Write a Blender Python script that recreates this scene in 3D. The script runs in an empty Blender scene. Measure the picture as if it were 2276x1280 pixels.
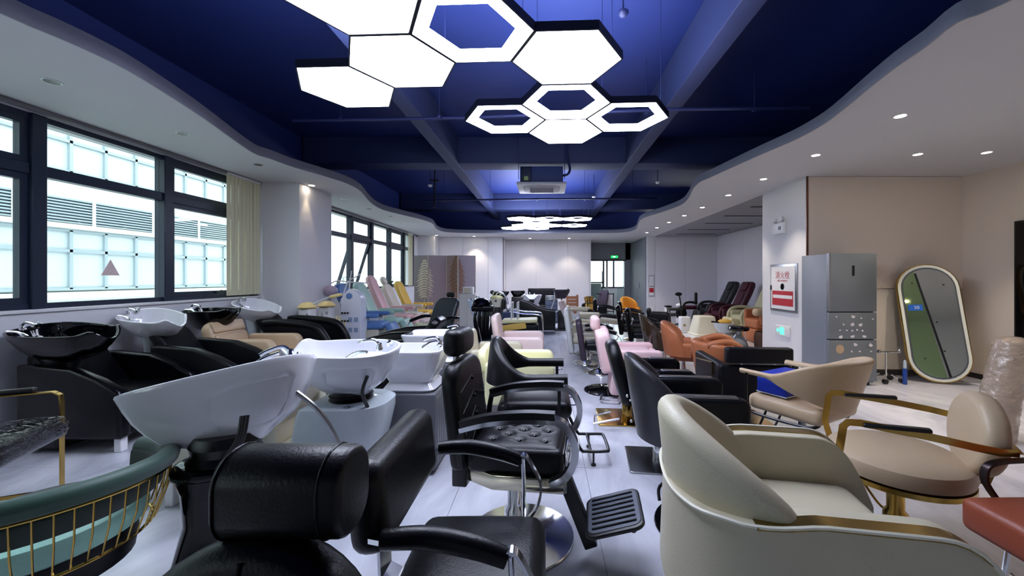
import bpy, bmesh, math, random
from mathutils import Vector, Matrix, Euler
random.seed(7)
SC = bpy.context.scene
COL = SC.collection
PI = math.pi
R = math.radians

# ---------------------------------------------------------------- camera
F_PX, CX, CY, EYE = 870.0, 1213.0, 618.0, 1.45
cam_data = bpy.data.cameras.new('camera')
cam_data.sensor_width = 36.0
cam_data.lens = 36.0 * F_PX / 2276.0
cam_data.shift_x = -(CX - 1138.0) / 2276.0
cam_data.shift_y = (CY - 640.0) / 2276.0
cam_data.clip_start = 0.05
cam_data.clip_end = 200
cam = bpy.data.objects.new('camera', cam_data)
cam.location = (0, 0, EYE)
cam.rotation_euler = (PI / 2, 0, 0)
COL.objects.link(cam)
SC.camera = cam

# ---------------------------------------------------------------- world, daylight, exposure
world = bpy.data.worlds.new('world')
SC.world = world
world.use_nodes = True
bg = world.node_tree.nodes['Background']
bg.inputs[0].default_value = (0.965, 0.985, 1.0, 1)
bg.inputs[1].default_value = 2.6
SC.view_settings.view_transform = 'Standard'
SC.view_settings.look = 'None'
SC.view_settings.gamma = 1.0
SC.view_settings.use_curve_mapping = False
SC.view_settings.exposure = 0.95
SC.cycles.sample_clamp_indirect = 6.0
SC.cycles.caustics_reflective = False
SC.cycles.caustics_refractive = False
SC.cycles.max_bounces = 7
SC.cycles.diffuse_bounces = 4
SC.cycles.glossy_bounces = 4
SC.cycles.transparent_max_bounces = 12

def portal(name, loc, rot, sx, sy):
    l = bpy.data.lights.new(name, 'AREA')
    l.shape = 'RECTANGLE'; l.size = sx; l.size_y = sy
    l.cycles.is_portal = True
    o = bpy.data.objects.new(name, l); o.location = loc; o.rotation_euler = rot
    COL.objects.link(o)
for nm, y0, y1 in (('daylight_portal', -3.4, 6.2), ('daylight_portal', 7.3, 13.6)):
    portal(nm, (-4.78, (y0 + y1) / 2, 2.06), (0, -PI / 2, 0), 1.8, y1 - y0)

# ---------------------------------------------------------------- helpers
def W(x, y, D):
    """point seen at photo pixel (x, y) at distance D down the hall"""
    return Vector(((x - CX) * D / F_PX, D, EYE - (y - CY) * D / F_PX))

def srgb(c):
    def f(v):
        v /= 255.0
        return v / 12.92 if v <= 0.04045 else ((v + 0.055) / 1.055) ** 2.4
    return (f(c[0]), f(c[1]), f(c[2]), 1)

MATS = {}
def mat(name, col, rough=0.5, metal=0.0, coat=0.0, bump=0.0, bscale=60.0, spec=0.5, vary=0.0, emis=None, estr=0.0, trans=0.0, alpha=1.0, sheen=0.0):
    if name in MATS: return MATS[name]
    m = bpy.data.materials.new(name)
    m.use_nodes = True
    nt = m.node_tree; b = nt.nodes['Principled BSDF']
    c = srgb(col)
    b.inputs['Base Color'].default_value = c
    b.inputs['Roughness'].default_value = rough
    b.inputs['Metallic'].default_value = metal
    b.inputs['Coat Weight'].default_value = coat
    b.inputs['Coat Roughness'].default_value = 0.05
    b.inputs['Specular IOR Level'].default_value = spec
    b.inputs['Transmission Weight'].default_value = trans
    b.inputs['Alpha'].default_value = alpha
    b.inputs['Sheen Weight'].default_value = sheen
    if emis:
        b.inputs['Emission Color'].default_value = srgb(emis)
        b.inputs['Emission Strength'].default_value = estr
    tc = nt.nodes.new('ShaderNodeTexCoord')
    if vary > 0:
        n = nt.nodes.new('ShaderNodeTexNoise'); n.inputs['Scale'].default_value = 4.0; n.inputs['Detail'].default_value = 3
        r = nt.nodes.new('ShaderNodeMapRange'); r.inputs['To Min'].default_value = 1 - vary; r.inputs['To Max'].default_value = 1 + vary
        x = nt.nodes.new('ShaderNodeMix'); x.data_type = 'RGBA'; x.blend_type = 'MULTIPLY'; x.inputs['Factor'].default_value = 1
        nt.links.new(tc.outputs['Object'], n.inputs['Vector']); nt.links.new(n.outputs['Fac'], r.inputs['Value'])
        x.inputs['A'].default_value = c; nt.links.new(r.outputs['Result'], x.inputs['B'])
        nt.links.new(x.outputs['Result'], b.inputs['Base Color'])
    if bump > 0:
        n2 = nt.nodes.new('ShaderNodeTexNoise'); n2.inputs['Scale'].default_value = bscale; n2.inputs['Detail'].default_value = 4
        bp = nt.nodes.new('ShaderNodeBump'); bp.inputs['Strength'].default_value = bump; bp.inputs['Distance'].default_value = 0.01
        nt.links.new(tc.outputs['Object'], n2.inputs['Vector']); nt.links.new(n2.outputs['Fac'], bp.inputs['Height'])
        nt.links.new(bp.outputs['Normal'], b.inputs['Normal'])
    MATS[name] = m
    return m

def leather(name, col, rough=0.42, spec=0.45):
    return mat(name, col, rough=rough, bump=0.12, bscale=140, spec=spec, vary=0.05)

M_wall = mat('wall_paint', (218, 218, 222), rough=0.7, bump=0.03, bscale=30)
M_wallwarm = mat('wall_paint_warm', (222, 208, 194), rough=0.7, bump=0.03, bscale=30)
M_wallgrey = mat('wall_paint_grey', (132, 136, 142), rough=0.6)
M_panel = mat('wall_panel_board', (226, 224, 228), rough=0.55)
M_soffit = mat('soffit_paint', (205, 205, 208), rough=0.75)
M_fascia = mat('fascia_paint', (150, 152, 160), rough=0.7)
M_navy = mat('ceiling_navy_paint', (27, 44, 106), rough=0.6, bump=0.05, bscale=8)
M_navybeam = mat('beam_navy_paint', (46, 56, 98), rough=0.6)
M_navypipe = mat('pipe_navy_paint', (38, 46, 92), rough=0.45)
M_winframe = mat('window_frame_navy', (28, 38, 58), rough=0.35)
M_blackl = leather('black_leather', (9, 10, 15), rough=.36, spec=.3)
M_blackm = leather('black_leather_matt', (11, 12, 17), rough=0.42, spec=.25)
M_blackg = leather('black_leather_gloss', (5, 5, 9), rough=0.25, spec=.25)
M_greyl = leather('dark_grey_leather', (40, 40, 47), rough=0.36)
M_creaml = leather('cream_leather', (202, 194, 168), rough=0.42)
M_beigel = leather('beige_leather', (196, 170, 138), rough=0.42)
M_beige2 = leather('beige_leather_tan', (190, 168, 138), rough=0.42)
M_sandl = leather('sand_leather', (196, 184, 160), rough=0.42)
M_pinkl = leather('pink_leather', (236, 200, 202), rough=0.42)
M_pinkpale = leather('pale_pink_leather', (228, 205, 200), rough=0.42)
M_yellowl = leather('pale_yellow_leather', (232, 228, 178), rough=0.42)
M_brownl = leather('tan_brown_leather', (178, 108, 70), rough=0.4)
M_rustl = leather('rust_leather', (150, 74, 50), rough=0.42)
M_chrome = mat('chrome', (235, 237, 240), rough=0.14, metal=1.0)
M_steel = mat('brushed_steel', (170, 172, 176), rough=0.28, metal=1.0)
M_gold = mat('gold_metal', (196, 160, 84), rough=0.2, metal=1.0)
M_golddk = mat('brass_metal', (150, 126, 70), rough=0.25, metal=1.0)
M_blackp = mat('black_plastic', (16, 16, 19), rough=0.35)
M_blackgl = mat('black_gloss', (6, 6, 9), rough=0.07, coat=0.15, spec=.3)
M_rubber = mat('grey_rubber_tread', (72, 78, 92), rough=0.5)
M_white = mat('white_ceramic', (228, 228, 234), rough=0.08, coat=0.5)
M_whitep = mat('white_plastic', (226, 226, 228), rough=0.3)
M_whitegl = mat('white_gloss_shell', (205, 214, 218), rough=0.15, coat=0.4)
M_dark = mat('dark_void', (6, 6, 8), rough=0.6)

class MB:
    """collects shapes for ONE mesh"""
    def __init__(s): s.v = []; s.f = []; s.sm = []
    def add(s, vs, fs, smooth=True, M=None):
        o = len(s.v)
        for p in vs:
            p = Vector(p)
            s.v.append(tuple(M @ p) if M is not None else tuple(p))
        for f in fs:
            s.f.append([i + o for i in f]); s.sm.append(smooth)
        return s
    def frombm(s, bm, smooth=True, M=None):
        bm.verts.ensure_lookup_table(); bm.verts.index_update()
        s.add([v.co.copy() for v in bm.verts], [[v.index for v in f.verts] for f in bm.faces], smooth, M)
        bm.free(); return s
    def box(s, x0, x1, y0, y1, z0, z1, M=None):
        vs = [(x, y, z) for z in (z0, z1) for y in (y0, y1) for x in (x0, x1)]
        return s.add(vs, [(0, 2, 3, 1), (4, 5, 7, 6), (0, 1, 5, 4), (2, 6, 7, 3), (0, 4, 6, 2), (1, 3, 7, 5)], False, M)
    def rbox(s, x0, x1, y0, y1, z0, z1, r=0.02, seg=3, M=None, puff=0.0):
        bm = bmesh.new(); bmesh.ops.create_cube(bm, size=1)
        for v in bm.verts:
            v.co = Vector(((x0 + x1) / 2 + v.co.x * (x1 - x0), (y0 + y1) / 2 + v.co.y * (y1 - y0), (z0 + z1) / 2 + v.co.z * (z1 - z0)))
        r = min(r, 0.49 * min(x1 - x0, y1 - y0, z1 - z0))
        bmesh.ops.bevel(bm, geom=list(bm.edges), offset=r, segments=seg, profile=0.5, affect='EDGES')
        if puff:
            bmesh.ops.subdivide_edges(bm, edges=[e for e in bm.edges if e.calc_length() > 0.12], cuts=5, use_grid_fill=True)
            cx, cy = (x0 + x1) / 2, (y0 + y1) / 2
            for v in bm.verts:
                if v.co.z > (z0 + z1) / 2:
                    a = 1 - ((v.co.x - cx) / (x1 - x0) * 2) ** 2; b = 1 - ((v.co.y - cy) / (y1 - y0) * 2) ** 2
                    v.co.z += puff * max(a, 0) * max(b, 0)
        return s.frombm(bm, True, M)
    def tube(s, pts, r, n=8, closed=False, M=None, flat=None):
        """flat=(w,h) gives a rectangular band instead of a round tube"""
        pts = [Vector(p) for p in pts]; k = len(pts); rings = []
        prev = None
        for i, p in enumerate(pts):
            a = pts[(i - 1) % k] if (closed or i > 0) else p
            b = pts[(i + 1) % k] if (closed or i < k - 1) else p
            t = (b - a)
            if t.length < 1e-7: t = Vector((0, 0, 1))
            t.normalize()
            if prev is None:
                up = Vector((0, 0, 1)) if abs(t.z) < 0.9 else Vector((0, 1, 0))
                nx = t.cross(up).normalized()
            else:
                nx = (prev - t * prev.dot(t)).normalized()
            prev = nx; ny = nx.cross(t).normalized()
            rr = r[i] if isinstance(r, (list, tuple)) else r
            if flat:
                w, h = flat[0] / 2, flat[1] / 2
                rings.append([p + nx * w + ny * h, p - nx * w + ny * h, p - nx * w - ny * h, p + nx * w - ny * h])
            else:
                rings.append([p + nx * math.cos(2 * PI * j / n) * rr + ny * math.sin(2 * PI * j / n) * rr for j in range(n)])
        return s.loft(rings, closed=closed, M=M, smooth=not flat)
    def loft(s, rings, closed=False, M=None, smooth=True, cap=True, ringclosed=True):
        n = len(rings[0]); vs = [p for r in rings for p in r]; fs = []
        k = len(rings)
        for i in range(k if closed else k - 1):
            a = i * n; b = ((i + 1) % k) * n
            for j in range(n if ringclosed else n - 1):
                j2 = (j + 1) % n
                fs.append((a + j, a + j2, b + j2, b + j))
        if cap and not closed:
            fs.append(tuple(reversed(range(n)))); fs.append(tuple((k - 1) * n + j for j in range(n)))
        return s.add(vs, fs, smooth, M)
    def lathe(s, prof, n=24, c=(0, 0, 0), M=None):
        rings = [[(c[0] + max(r, 0.0005) * math.cos(2 * PI * j / n), c[1] + max(r, 0.0005) * math.sin(2 * PI * j / n), c[2] + z) for j in range(n)] for r, z in prof]
        return s.loft(rings, M=M)
    def cyl(s, c, r, z0, z1, n=24, M=None):
        b = min(0.004, (z1 - z0) / 3, r / 3)
        return s.lathe([(r - b, z0), (r, z0 + b), (r, z1 - b), (r - b, z1)], n, (c[0], c[1], 0), M)
    def pad(s, outline, th, bev=0.02, M=None, seg=3, puff=0.0):
        """outline in local x,y; thickness along z (0..th), rounded rim"""
        bm = bmesh.new()
        vs = [bm.verts.new((p[0], p[1], 0)) for p in outline]
        f = bm.faces.new(vs)
        if f.normal.z > 0: pass
        ret = bmesh.ops.extrude_face_region(bm, geom=[f])
        top = [g for g in ret['geom'] if isinstance(g, bmesh.types.BMVert)]
        for v in top: v.co.z = th
        bmesh.ops.recalc_face_normals(bm, faces=bm.faces)
        es = [e for e in bm.edges if abs(e.verts[0].co.z - e.verts[1].co.z) < 1e-6]
        bev = min(bev, th * 0.48)
        bmesh.ops.bevel(bm, geom=es, offset=bev, segments=seg, profile=0.5, affect='EDGES', clamp_overlap=True)
        if puff:
            big = [f for f in bm.faces if len(f.verts) > 8]
            for f in big:
                c = f.calc_center_median(); up = f.normal.z
                r = bmesh.ops.poke(bm, faces=[f])
                for v in r['verts']: v.co.z += puff * (1 if up > 0 else -1)
        return s.frombm(bm, True, M)
    def sphere(s, c, rx, ry=None, rz=None, n=14, m=8, M=None):
        ry = ry or rx; rz = rz or rx
        return s.loft([[(c[0] + rx * math.sin(PI * max(i, .02) / m if i < m else PI * (m - .02) / m) * math.cos(2 * PI * j / n),
                         c[1] + ry * math.sin(PI * max(i, .02) / m if i < m else PI * (m - .02) / m) * math.sin(2 * PI * j / n),
                         c[2] + rz * math.cos(PI * i / m)) for j in range(n)] for i in range(m + 1)], M=M)
    def wallstrip(s, path, z0, z1, th, lean=0.0, round_=True, M=None, side=1):
        """upright upholstered wall following a plan path; z0,z1 numbers or lists; lean = outward shift per metre"""
        rings = []; k = len(path)
        for i, p in enumerate(path):
            a = Vector(path[max(i - 1, 0)][:2]); b = Vector(path[min(i + 1, k - 1)][:2])
            t = (b - a).normalized(); n = Vector((t.y, -t.x)) * side
            zb = z0[i] if isinstance(z0, (list, tuple)) else z0
            zt = z1[i] if isinstance(z1, (list, tuple)) else z1
            h = th / 2; c = Vector(p[:2]); ring = []
            if round_:
                q = min(h, (zt - zb) * .45); top = [(h * math.cos(R(a_)), zt - q + q * math.sin(R(a_))) for a_ in (180, 157, 135, 112, 90, 68, 45, 23, 0)]
                bot = [(h * math.cos(R(a_)), zb + q * .6 + q * .6 * math.sin(R(a_))) for a_ in (-30, -60, -120, -150)]
                prof = [(-h, zb + (zt - zb) * .5)] + top + [(h, zb + (zt - zb) * .5)] + bot
            else: prof = [(-h * .75, zb), (-h, zb + h * .3), (-h, zb + (zt - zb) * .5), (-h, zt - .004), (-h + .004, zt), (0, zt), (h - .004, zt), (h, zt - .004), (h, zb + (zt - zb) * .5), (h, zb + h * .3), (h * .75, zb)]
            for o, z in prof:
                q = c + n * (o + lean * (z - zb))
                ring.append((q.x, q.y, z))
            rings.append(ring)
        return s.loft(rings, M=M)
    def build(s, name, m, parent=None, sharp=40, **tags):
        me = bpy.data.meshes.new(name)
        me.from_pydata(s.v, [], s.f)
        me.polygons.foreach_set('use_smooth', s.sm)
        bm = bmesh.new(); bm.from_mesh(me)
        bmesh.ops.recalc_face_normals(bm, faces=bm.faces)
        bm.to_mesh(me); bm.free()
        me.set_sharp_from_angle(angle=R(sharp))
        me.materials.append(m)
        o = bpy.data.objects.new(name, me); COL.objects.link(o)
        if parent is not None: o.parent = parent
        for k, v in tags.items(): o[k] = v
        return o

def thing(name, label, cat, loc=(0, 0, 0), rz=0.0, group=None, s=1.0):
    o = bpy.data.objects.new(name, None); COL.objects.link(o)
    o.empty_display_size = 0.1
    o.location = loc; o.rotation_euler = (0, 0, R(rz)); o.scale = (s, s, s)
    o['label'] = label; o['category'] = cat
    if group: o['group'] = group
    return o
def tag(o, label, cat, group=None):
    o['label'] = label; o['category'] = cat
    if group: o['group'] = group
    return o
def struct(o):
    o['kind'] = 'structure'; return o
def copy_tree(o, parent=None, label=None, loc=None, rz=None):
    c = o.copy(); COL.objects.link(c)
    if parent is not None: c.parent = parent
    for ch in [x for x in o.children]:
        copy_tree(ch, c)
    if label: c['label'] = label
    if loc is not None: c.location = loc
    if rz is not None: c.rotation_euler = (0, 0, R(rz))
    return c
def TR(loc=(0, 0, 0), rx=0, ry=0, rz=0):
    return Matrix.Translation(loc) @ Euler((R(rx), R(ry), R(rz))).to_matrix().to_4x4()
def smoothpath(P, n=6, closed=False):
    P = [Vector(p) for p in P]; k = len(P); out = []
    for i in range(k if closed else k - 1):
        if closed: p0, p1, p2, p3 = P[(i - 1) % k], P[i], P[(i + 1) % k], P[(i + 2) % k]
        else: p0, p1, p2, p3 = P[max(i - 1, 0)], P[i], P[i + 1], P[min(i + 2, k - 1)]
        for j in range(n):
            t = j / n
            out.append(0.5 * ((2 * p1) + (-p0 + p2) * t + (2 * p0 - 5 * p1 + 4 * p2 - p3) * t * t + (-p0 + 3 * p1 - 3 * p2 + p3) * t ** 3))
    if not closed: out.append(P[-1])
    return out
def rrect(w, h, r, n=5, cx=0, cy=0):
    """rounded rectangle outline; r may be 4 radii (x+y+, x-y+, x-y-, x+y-)"""
    if not isinstance(r, (list, tuple)): r = [r] * 4
    out = []
    for q, (sx, sy) in enumerate(((1, 1), (-1, 1), (-1, -1), (1, -1))):
        rr = r[q]; c = (cx + sx * (w / 2 - rr), cy + sy * (h / 2 - rr))
        for j in range(n + 1):
            a = PI / 2 * (q + j / n)
            out.append((c[0] + rr * math.cos(a), c[1] + rr * math.sin(a)))
    return out
def ellipse(a, b, n=32): return [(a * math.cos(2 * PI * i / n), b * math.sin(2 * PI * i / n)) for i in range(n)]
def arcpath(cx, cy, rx, ry, a0, a1, n): return [(cx + rx * math.cos(R(a0 + (a1 - a0) * i / (n - 1))), cy + ry * math.sin(R(a0 + (a1 - a0) * i / (n - 1)))) for i in range(n)]
# ================================================================ ROOM
ZC = 2.97       # underside of the white soffit
A = ZC - EYE
XL, XR = -4.575, 6.23
ZSL = 4.3
def soff(x, y): return W(x, y, F_PX * A / (CY - y))

# ---- floor of large glossy tiles
def floor_mat():
    m = bpy.data.materials.new('floor_tile_marble'); m.use_nodes = True
    nt = m.node_tree; b = nt.nodes['Principled BSDF']; L = nt.links.new
    g = nt.nodes.new('ShaderNodeNewGeometry')
    mp = nt.nodes.new('ShaderNodeMapping'); mp.inputs['Scale'].default_value = (1.0, 0.45, 1)
    n = nt.nodes.new('ShaderNodeTexNoise'); n.inputs['Scale'].default_value = 1.3; n.inputs['Detail'].default_value = 7; n.inputs['Roughness'].default_value = .62; n.inputs['Distortion'].default_value = 1.4
    r = nt.nodes.new('ShaderNodeValToRGB')
    r.color_ramp.elements[0].position = .35; r.color_ramp.elements[0].color = srgb((172, 174, 184))
    r.color_ramp.elements[1].position = .62; r.color_ramp.elements[1].color = srgb((208, 209, 218))
    L(g.outputs['Position'], mp.inputs['Vector']); L(mp.outputs['Vector'], n.inputs['Vector']); L(n.outputs['Fac'], r.inputs['Fac']); L(r.outputs['Color'], b.inputs['Base Color'])
    b.inputs['Roughness'].default_value = 0.16
    b.inputs['Specular IOR Level'].default_value = 0.5
    n2 = nt.nodes.new('ShaderNodeTexNoise'); n2.inputs['Scale'].default_value = 5
    mr = nt.nodes.new('ShaderNodeMapRange'); mr.inputs['To Min'].default_value = .12; mr.inputs['To Max'].default_value = .30
    L(g.outputs['Position'], n2.inputs['Vector']); L(n2.outputs['Fac'], mr.inputs['Value']); L(mr.outputs['Result'], b.inputs['Roughness'])
    return m
M_tile = floor_mat()
fl = struct(MB().box(-5.1, 6.6, -4.2, 19.6, -0.2, -0.004).build('floor', mat('tile_grout', (150, 150, 158), rough=.8)))
TW, TL = 0.9, 1.8
tile0 = MB().rbox(-TW / 2 + .0012, TW / 2 - .0012, -TL / 2 + .0012, TL / 2 - .0012, -0.01, 0, r=.0015, seg=1).build('floor_tile', M_tile, fl)
first = True
for i in range(13):
    for j in range(14):
        x = -5.1 + TW * (i + .5); y = -4.2 + TL * (j + .5) - (0.0)
        if y > 19.6 or x > 6.7: continue
        o = tile0 if first else tile0.copy()
        if not first: COL.objects.link(o); o.parent = fl
        o.location = (x, y, 0); first = False

# ---- walls
SILL = 1.17
wl = MB()
wl.box(-4.95, XL, -4.1, 6.24, 0, SILL - .02); wl.box(-4.95, XL, 7.18, 14.0, 0, SILL - .02)
wl.box(-4.95, XL, -4.1, 14.0, 2.93, 3.2)
wl.box(-4.95, -3.93, 6.24, 7.18, 0, 3.1)              # pillar between the windows
wl.box(-4.95, XL, 13.62, 14.05, 0, 3.1); wl.box(-4.95, -3.97, 13.98, 15.7, 0, 3.1)
struct(wl.build('wall_left', M_wall))
sb = MB(); sb.rbox(-4.9, XL + .03, -4, 6.235, SILL - .03, SILL, r=.006); sb.rbox(-4.9, XL + .03, 7.19, 13.61, SILL - .03, SILL, r=.006)
struct(sb.build('trim_1', mat('sill_stone', (225, 225, 226), rough=.3)))
struct(MB().box(-4.95, 6.5, -4.3, -4.1, 0, 3.1).build('wall_rear', M_wall))
wr = MB(); wr.box(XR, 6.5, -4.1, 5.85, 0, 3.1); wr.box(XR, 6.5, 5.85, 14.3, 0, 3.1)
wrt = struct(wr.build('wall_right', M_wallwarm))
# block behind the fridge and the fire-hose box
blk = MB(); blk.box(3.92, XR, 5.87, 7.03, 0, 3.1)
wblk = struct(blk.build('wall_centre_right', M_wallwarm))
sd = struct(MB().box(3.895, 3.92, 5.855, 7.035, 0, 2.97).build('wall_pier', M_wall))
struct(MB().box(3.92, XR, 5.85, 5.87, 1.30, 2.965).build('trim_2', M_wallwarm))      # plaster above the dado line
struct(MB().box(3.893, 3.917, 5.838, 5.856, 0, 2.97).build('trim_3', mat('copper_corner_strip', (96, 62, 50), rough=.3, metal=.7)))
dd = struct(MB().box(3.92, XR, 5.862, 5.872, 0.08, 1.285).build('wall_dado', mat('dado_board', (210, 202, 190), rough=.5)))
for k in range(3): MB().rbox(3.93 + k * .76, 3.93 + k * .76 + .752, 5.846, 5.862, .085, 1.25, r=.004, seg=1).build('panel', MATS['dado_board'], dd)
bb = MB(); bb.box(3.92, XR, 5.835, 5.85, 0, .075); bb.box(XR - .012, XR, -4, 5.83, 0, .075)
struct(bb.build('baseboard_right', mat('dark_skirting', (40, 38, 38), rough=.4)))

# back walls, clad in tall boards
def boards(name, xs, y, z0, z1, m, side='y'):
    lo, hi = xs[0], xs[-1]
    if side == 'y': base = struct(MB().box(lo, hi, y, y + .15, 0, 3.1).build(name, m))
    else: base = struct(MB().box(y, y + .1, lo, hi, 0, 3.0).build(name, m))
    for a, b in zip(xs[:-1], xs[1:]):
        mb = MB()
        if side == 'y': mb.rbox(a + .006, b - .006, y - .018, y, z0, z1, r=.003, seg=1)
        else: mb.rbox(y - .014, y, a + .006, b - .006, z0, z1, r=.003, seg=1)
        mb.build('wall_panel', m, base)
    return base
def bx(x, D): return (x - CX) * D / F_PX
boards('wall_back', [-3.97, bx(1028.6, 14.6), bx(1085, 14.6), bx(1118, 14.6)], 14.6, 0.0, 2.965, M_panel)
boards('wall_back_centre', [bx(1118, 14.6), bx(1192, 15.6), bx(1262, 15.6), 1.74], 15.6, 0.0, 2.965, M_panel)
jg = MB(); jg.box(bx(1118, 14.6) - .12, bx(1118, 14.6), 14.6, 15.75, 0, 3.1); jg.box(1.74, 1.80, 15.6, 17.2, 0, 3.1)
struct(jg.build('wall_back_return', M_panel))
wc = MB(); wc.box(3.46, 3.72, 17.0, 17.2, 0, 3.1); wc.box(1.74, 3.72, 17.0, 17.2, 2.25, 3.1)
wcr = struct(wc.build('wall_corridor', M_wallgrey))
struct(MB().box(3.68, 3.70, 14.4, 17.0, 0, 2.96).build('wall_corridor_side', M_wallgrey))
for a, b in ((14.45, 15.7), (15.72, 16.98)): MB().rbox(3.668, 3.68, a, b, 0.3, 2.9, r=.003, seg=1).build('wall_panel', M_wallgrey, wcr)
struct(MB().box(3.70, 3.96, 14.2, 17.2, 0, 3.1).build('wall_corridor_pier', M_wall))
M_alc = mat('alcove_board', (222, 220, 226), rough=.55)
boards('wall_alcove_back', [3.97, bx(1523, 14.2), XR], 14.2, .0, 2.96, M_alc)
boards('wall_alcove_side', [7.04, 8.5, 10.4, 12.3, 14.18], XR - .01, .0, 2.96, M_alc, 'x')

# ---- dark slab, beams
cb = MB(); cb.box(-5.0, 6.5, -4.3, 17.2, ZSL, ZSL + .2); cb.box(-5.0, -4.95, -4.3, 17.2, 3.1, ZSL); cb.box(6.5, 6.55, -4.3, 17.2, 3.1, ZSL)
cb.box(-5, 6.5, 15.5, 15.6, 3.12, ZSL); cb.box(-5, 6.5, -4.35, -4.3, 3.1, ZSL)
ceil = struct(cb.build('ceiling', M_navy))
ZB = 3.75
for x0 in (-1.99, 1.62):
    struct(MB().rbox(x0, x0 + .22, -4.2, 15.5, ZB, ZSL, r=.01).build('ceiling_beam', M_navybeam))
for y0 in (1.9, 7.9, 13.2):
    struct(MB().rbox(-4.9, 6.4, y0, y0 + .5, ZB + .02, ZSL, r=.01).build('ceiling_cross_beam', M_navybeam))

# ---- soffit with the wavy opening
edge = [(-3.0, -4.1), (-3.05, -2.5), (-3.12, -1.0), (-3.2, 0.4), (-3.2, 1.4)]
edgepx = [(0, 30), (125, 83), (200, 116), (281, 156), (359, 203), (450, 262), (531, 320), (568, 343), (600, 353), (650, 371), (732, 395), (773, 409), (801, 425), (823, 450), (850, 466), (896, 478), (937, 488), (960, 496), (966, 503.5), (972, 510), (990, 515.5), (1040, 518), (1143, 518.6), (1250, 518), (1351, 518), (1395, 515.5), (1414, 509), (1418.5, 499), (1424, 489), (1440, 481), (1468, 472.6), (1513, 456), (1531, 440), (1541, 420), (1556, 405), (1578, 395), (1635, 369), (1696, 342), (1757, 316), (1797.5, 296), (1838, 272), (1879, 241), (1925, 203), (1990, 152), (2060, 104), (2130, 50), (2240, 5)]
edge += [tuple(soff(*p)[:2]) for p in edgepx]
edge += [(2.75, 1.3), (3.0, 0.2), (3.1, -1.5), (3.1, -4.1)]
es = [tuple(p) for p in smoothpath([(a, b, 0) for a, b in edge], 3)]
bm = bmesh.new()
outer = [(6.5, -4.1), (6.5, 5.9), (3.97, 5.9), (3.97, 14.2), (4.0, 17.1), (-4.95, 17.1), (-4.95, -4.1)]
vs = [bm.verts.new((p[0], p[1], ZC)) for p in es] + [bm.verts.new((x, y, ZC)) for x, y in outer]
ed = [bm.edges.new((vs[i], vs[(i + 1) % len(vs)])) for i in range(len(vs))]
bmesh.ops.triangle_fill(bm, use_beauty=True, edges=ed)
ret = bmesh.ops.extrude_face_region(bm, geom=list(bm.faces))
for v in [g for g in ret['geom'] if isinstance(g, bmesh.types.BMVert)]: v.co.z = ZC + .06
sf = MB().frombm(bm, False)
struct(sf.build('ceiling_soffit', M_soffit))
fs = []
for i, p in enumerate(es):
    a = Vector(es[max(i - 1, 0)]); b = Vector(es[min(i + 1, len(es) - 1)]); t = (b - a).normalized(); n = Vector((t.y, -t.x, 0))
    q = Vector((p[0], p[1], 0))
    fs.append([(q.x, q.y, ZC - .001), (q.x + n.x * .012, q.y + n.y * .012, ZC - .001), (q.x + n.x * .012, q.y + n.y * .012, ZC + .115), (q.x, q.y, ZC + .115)])
struct(MB().loft(fs).build('trim_4', M_fascia))

# ---- alcove slatted ceiling
sc_ = struct(MB().box(3.97, XR, 7.03, 14.2, ZC + .05, ZC + .07).build('ceiling_alcove', mat('slat_backing', (48, 48, 52), rough=.8)))
M_slat = mat('slat_aluminium', (150, 150, 156), rough=.5)
sl0 = MB().rbox(3.975, XR - .02, -.052, .052, ZC - .005, ZC + .045, r=.008, seg=1).build('ceiling_slat', M_slat, sc_)
k = 0
y = 7.1
while y < 14.15:
    o = sl0 if k == 0 else sl0.copy()
    if k: COL.objects.link(o); o.parent = sc_
    o.location = (0, y, 0); y += .13; k += 1
ot = 0
for (x0, x1, yy) in ((1740, 1670, 460), (1610, 1702, 480), (1568, 1672, 496.5), (1530, 1622, 510.5), (1504, 1590, 520)):
    D = F_PX * (A - .01) / (CY - yy)
    a, b = sorted((bx(x0, D), bx(x1, D)))
    MB().box(max(a, 4.0), min(b, 6.1), D - .045, D + .045, ZC - .012, ZC + .02).build('linear_vent', M_dark, sc_)

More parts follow.
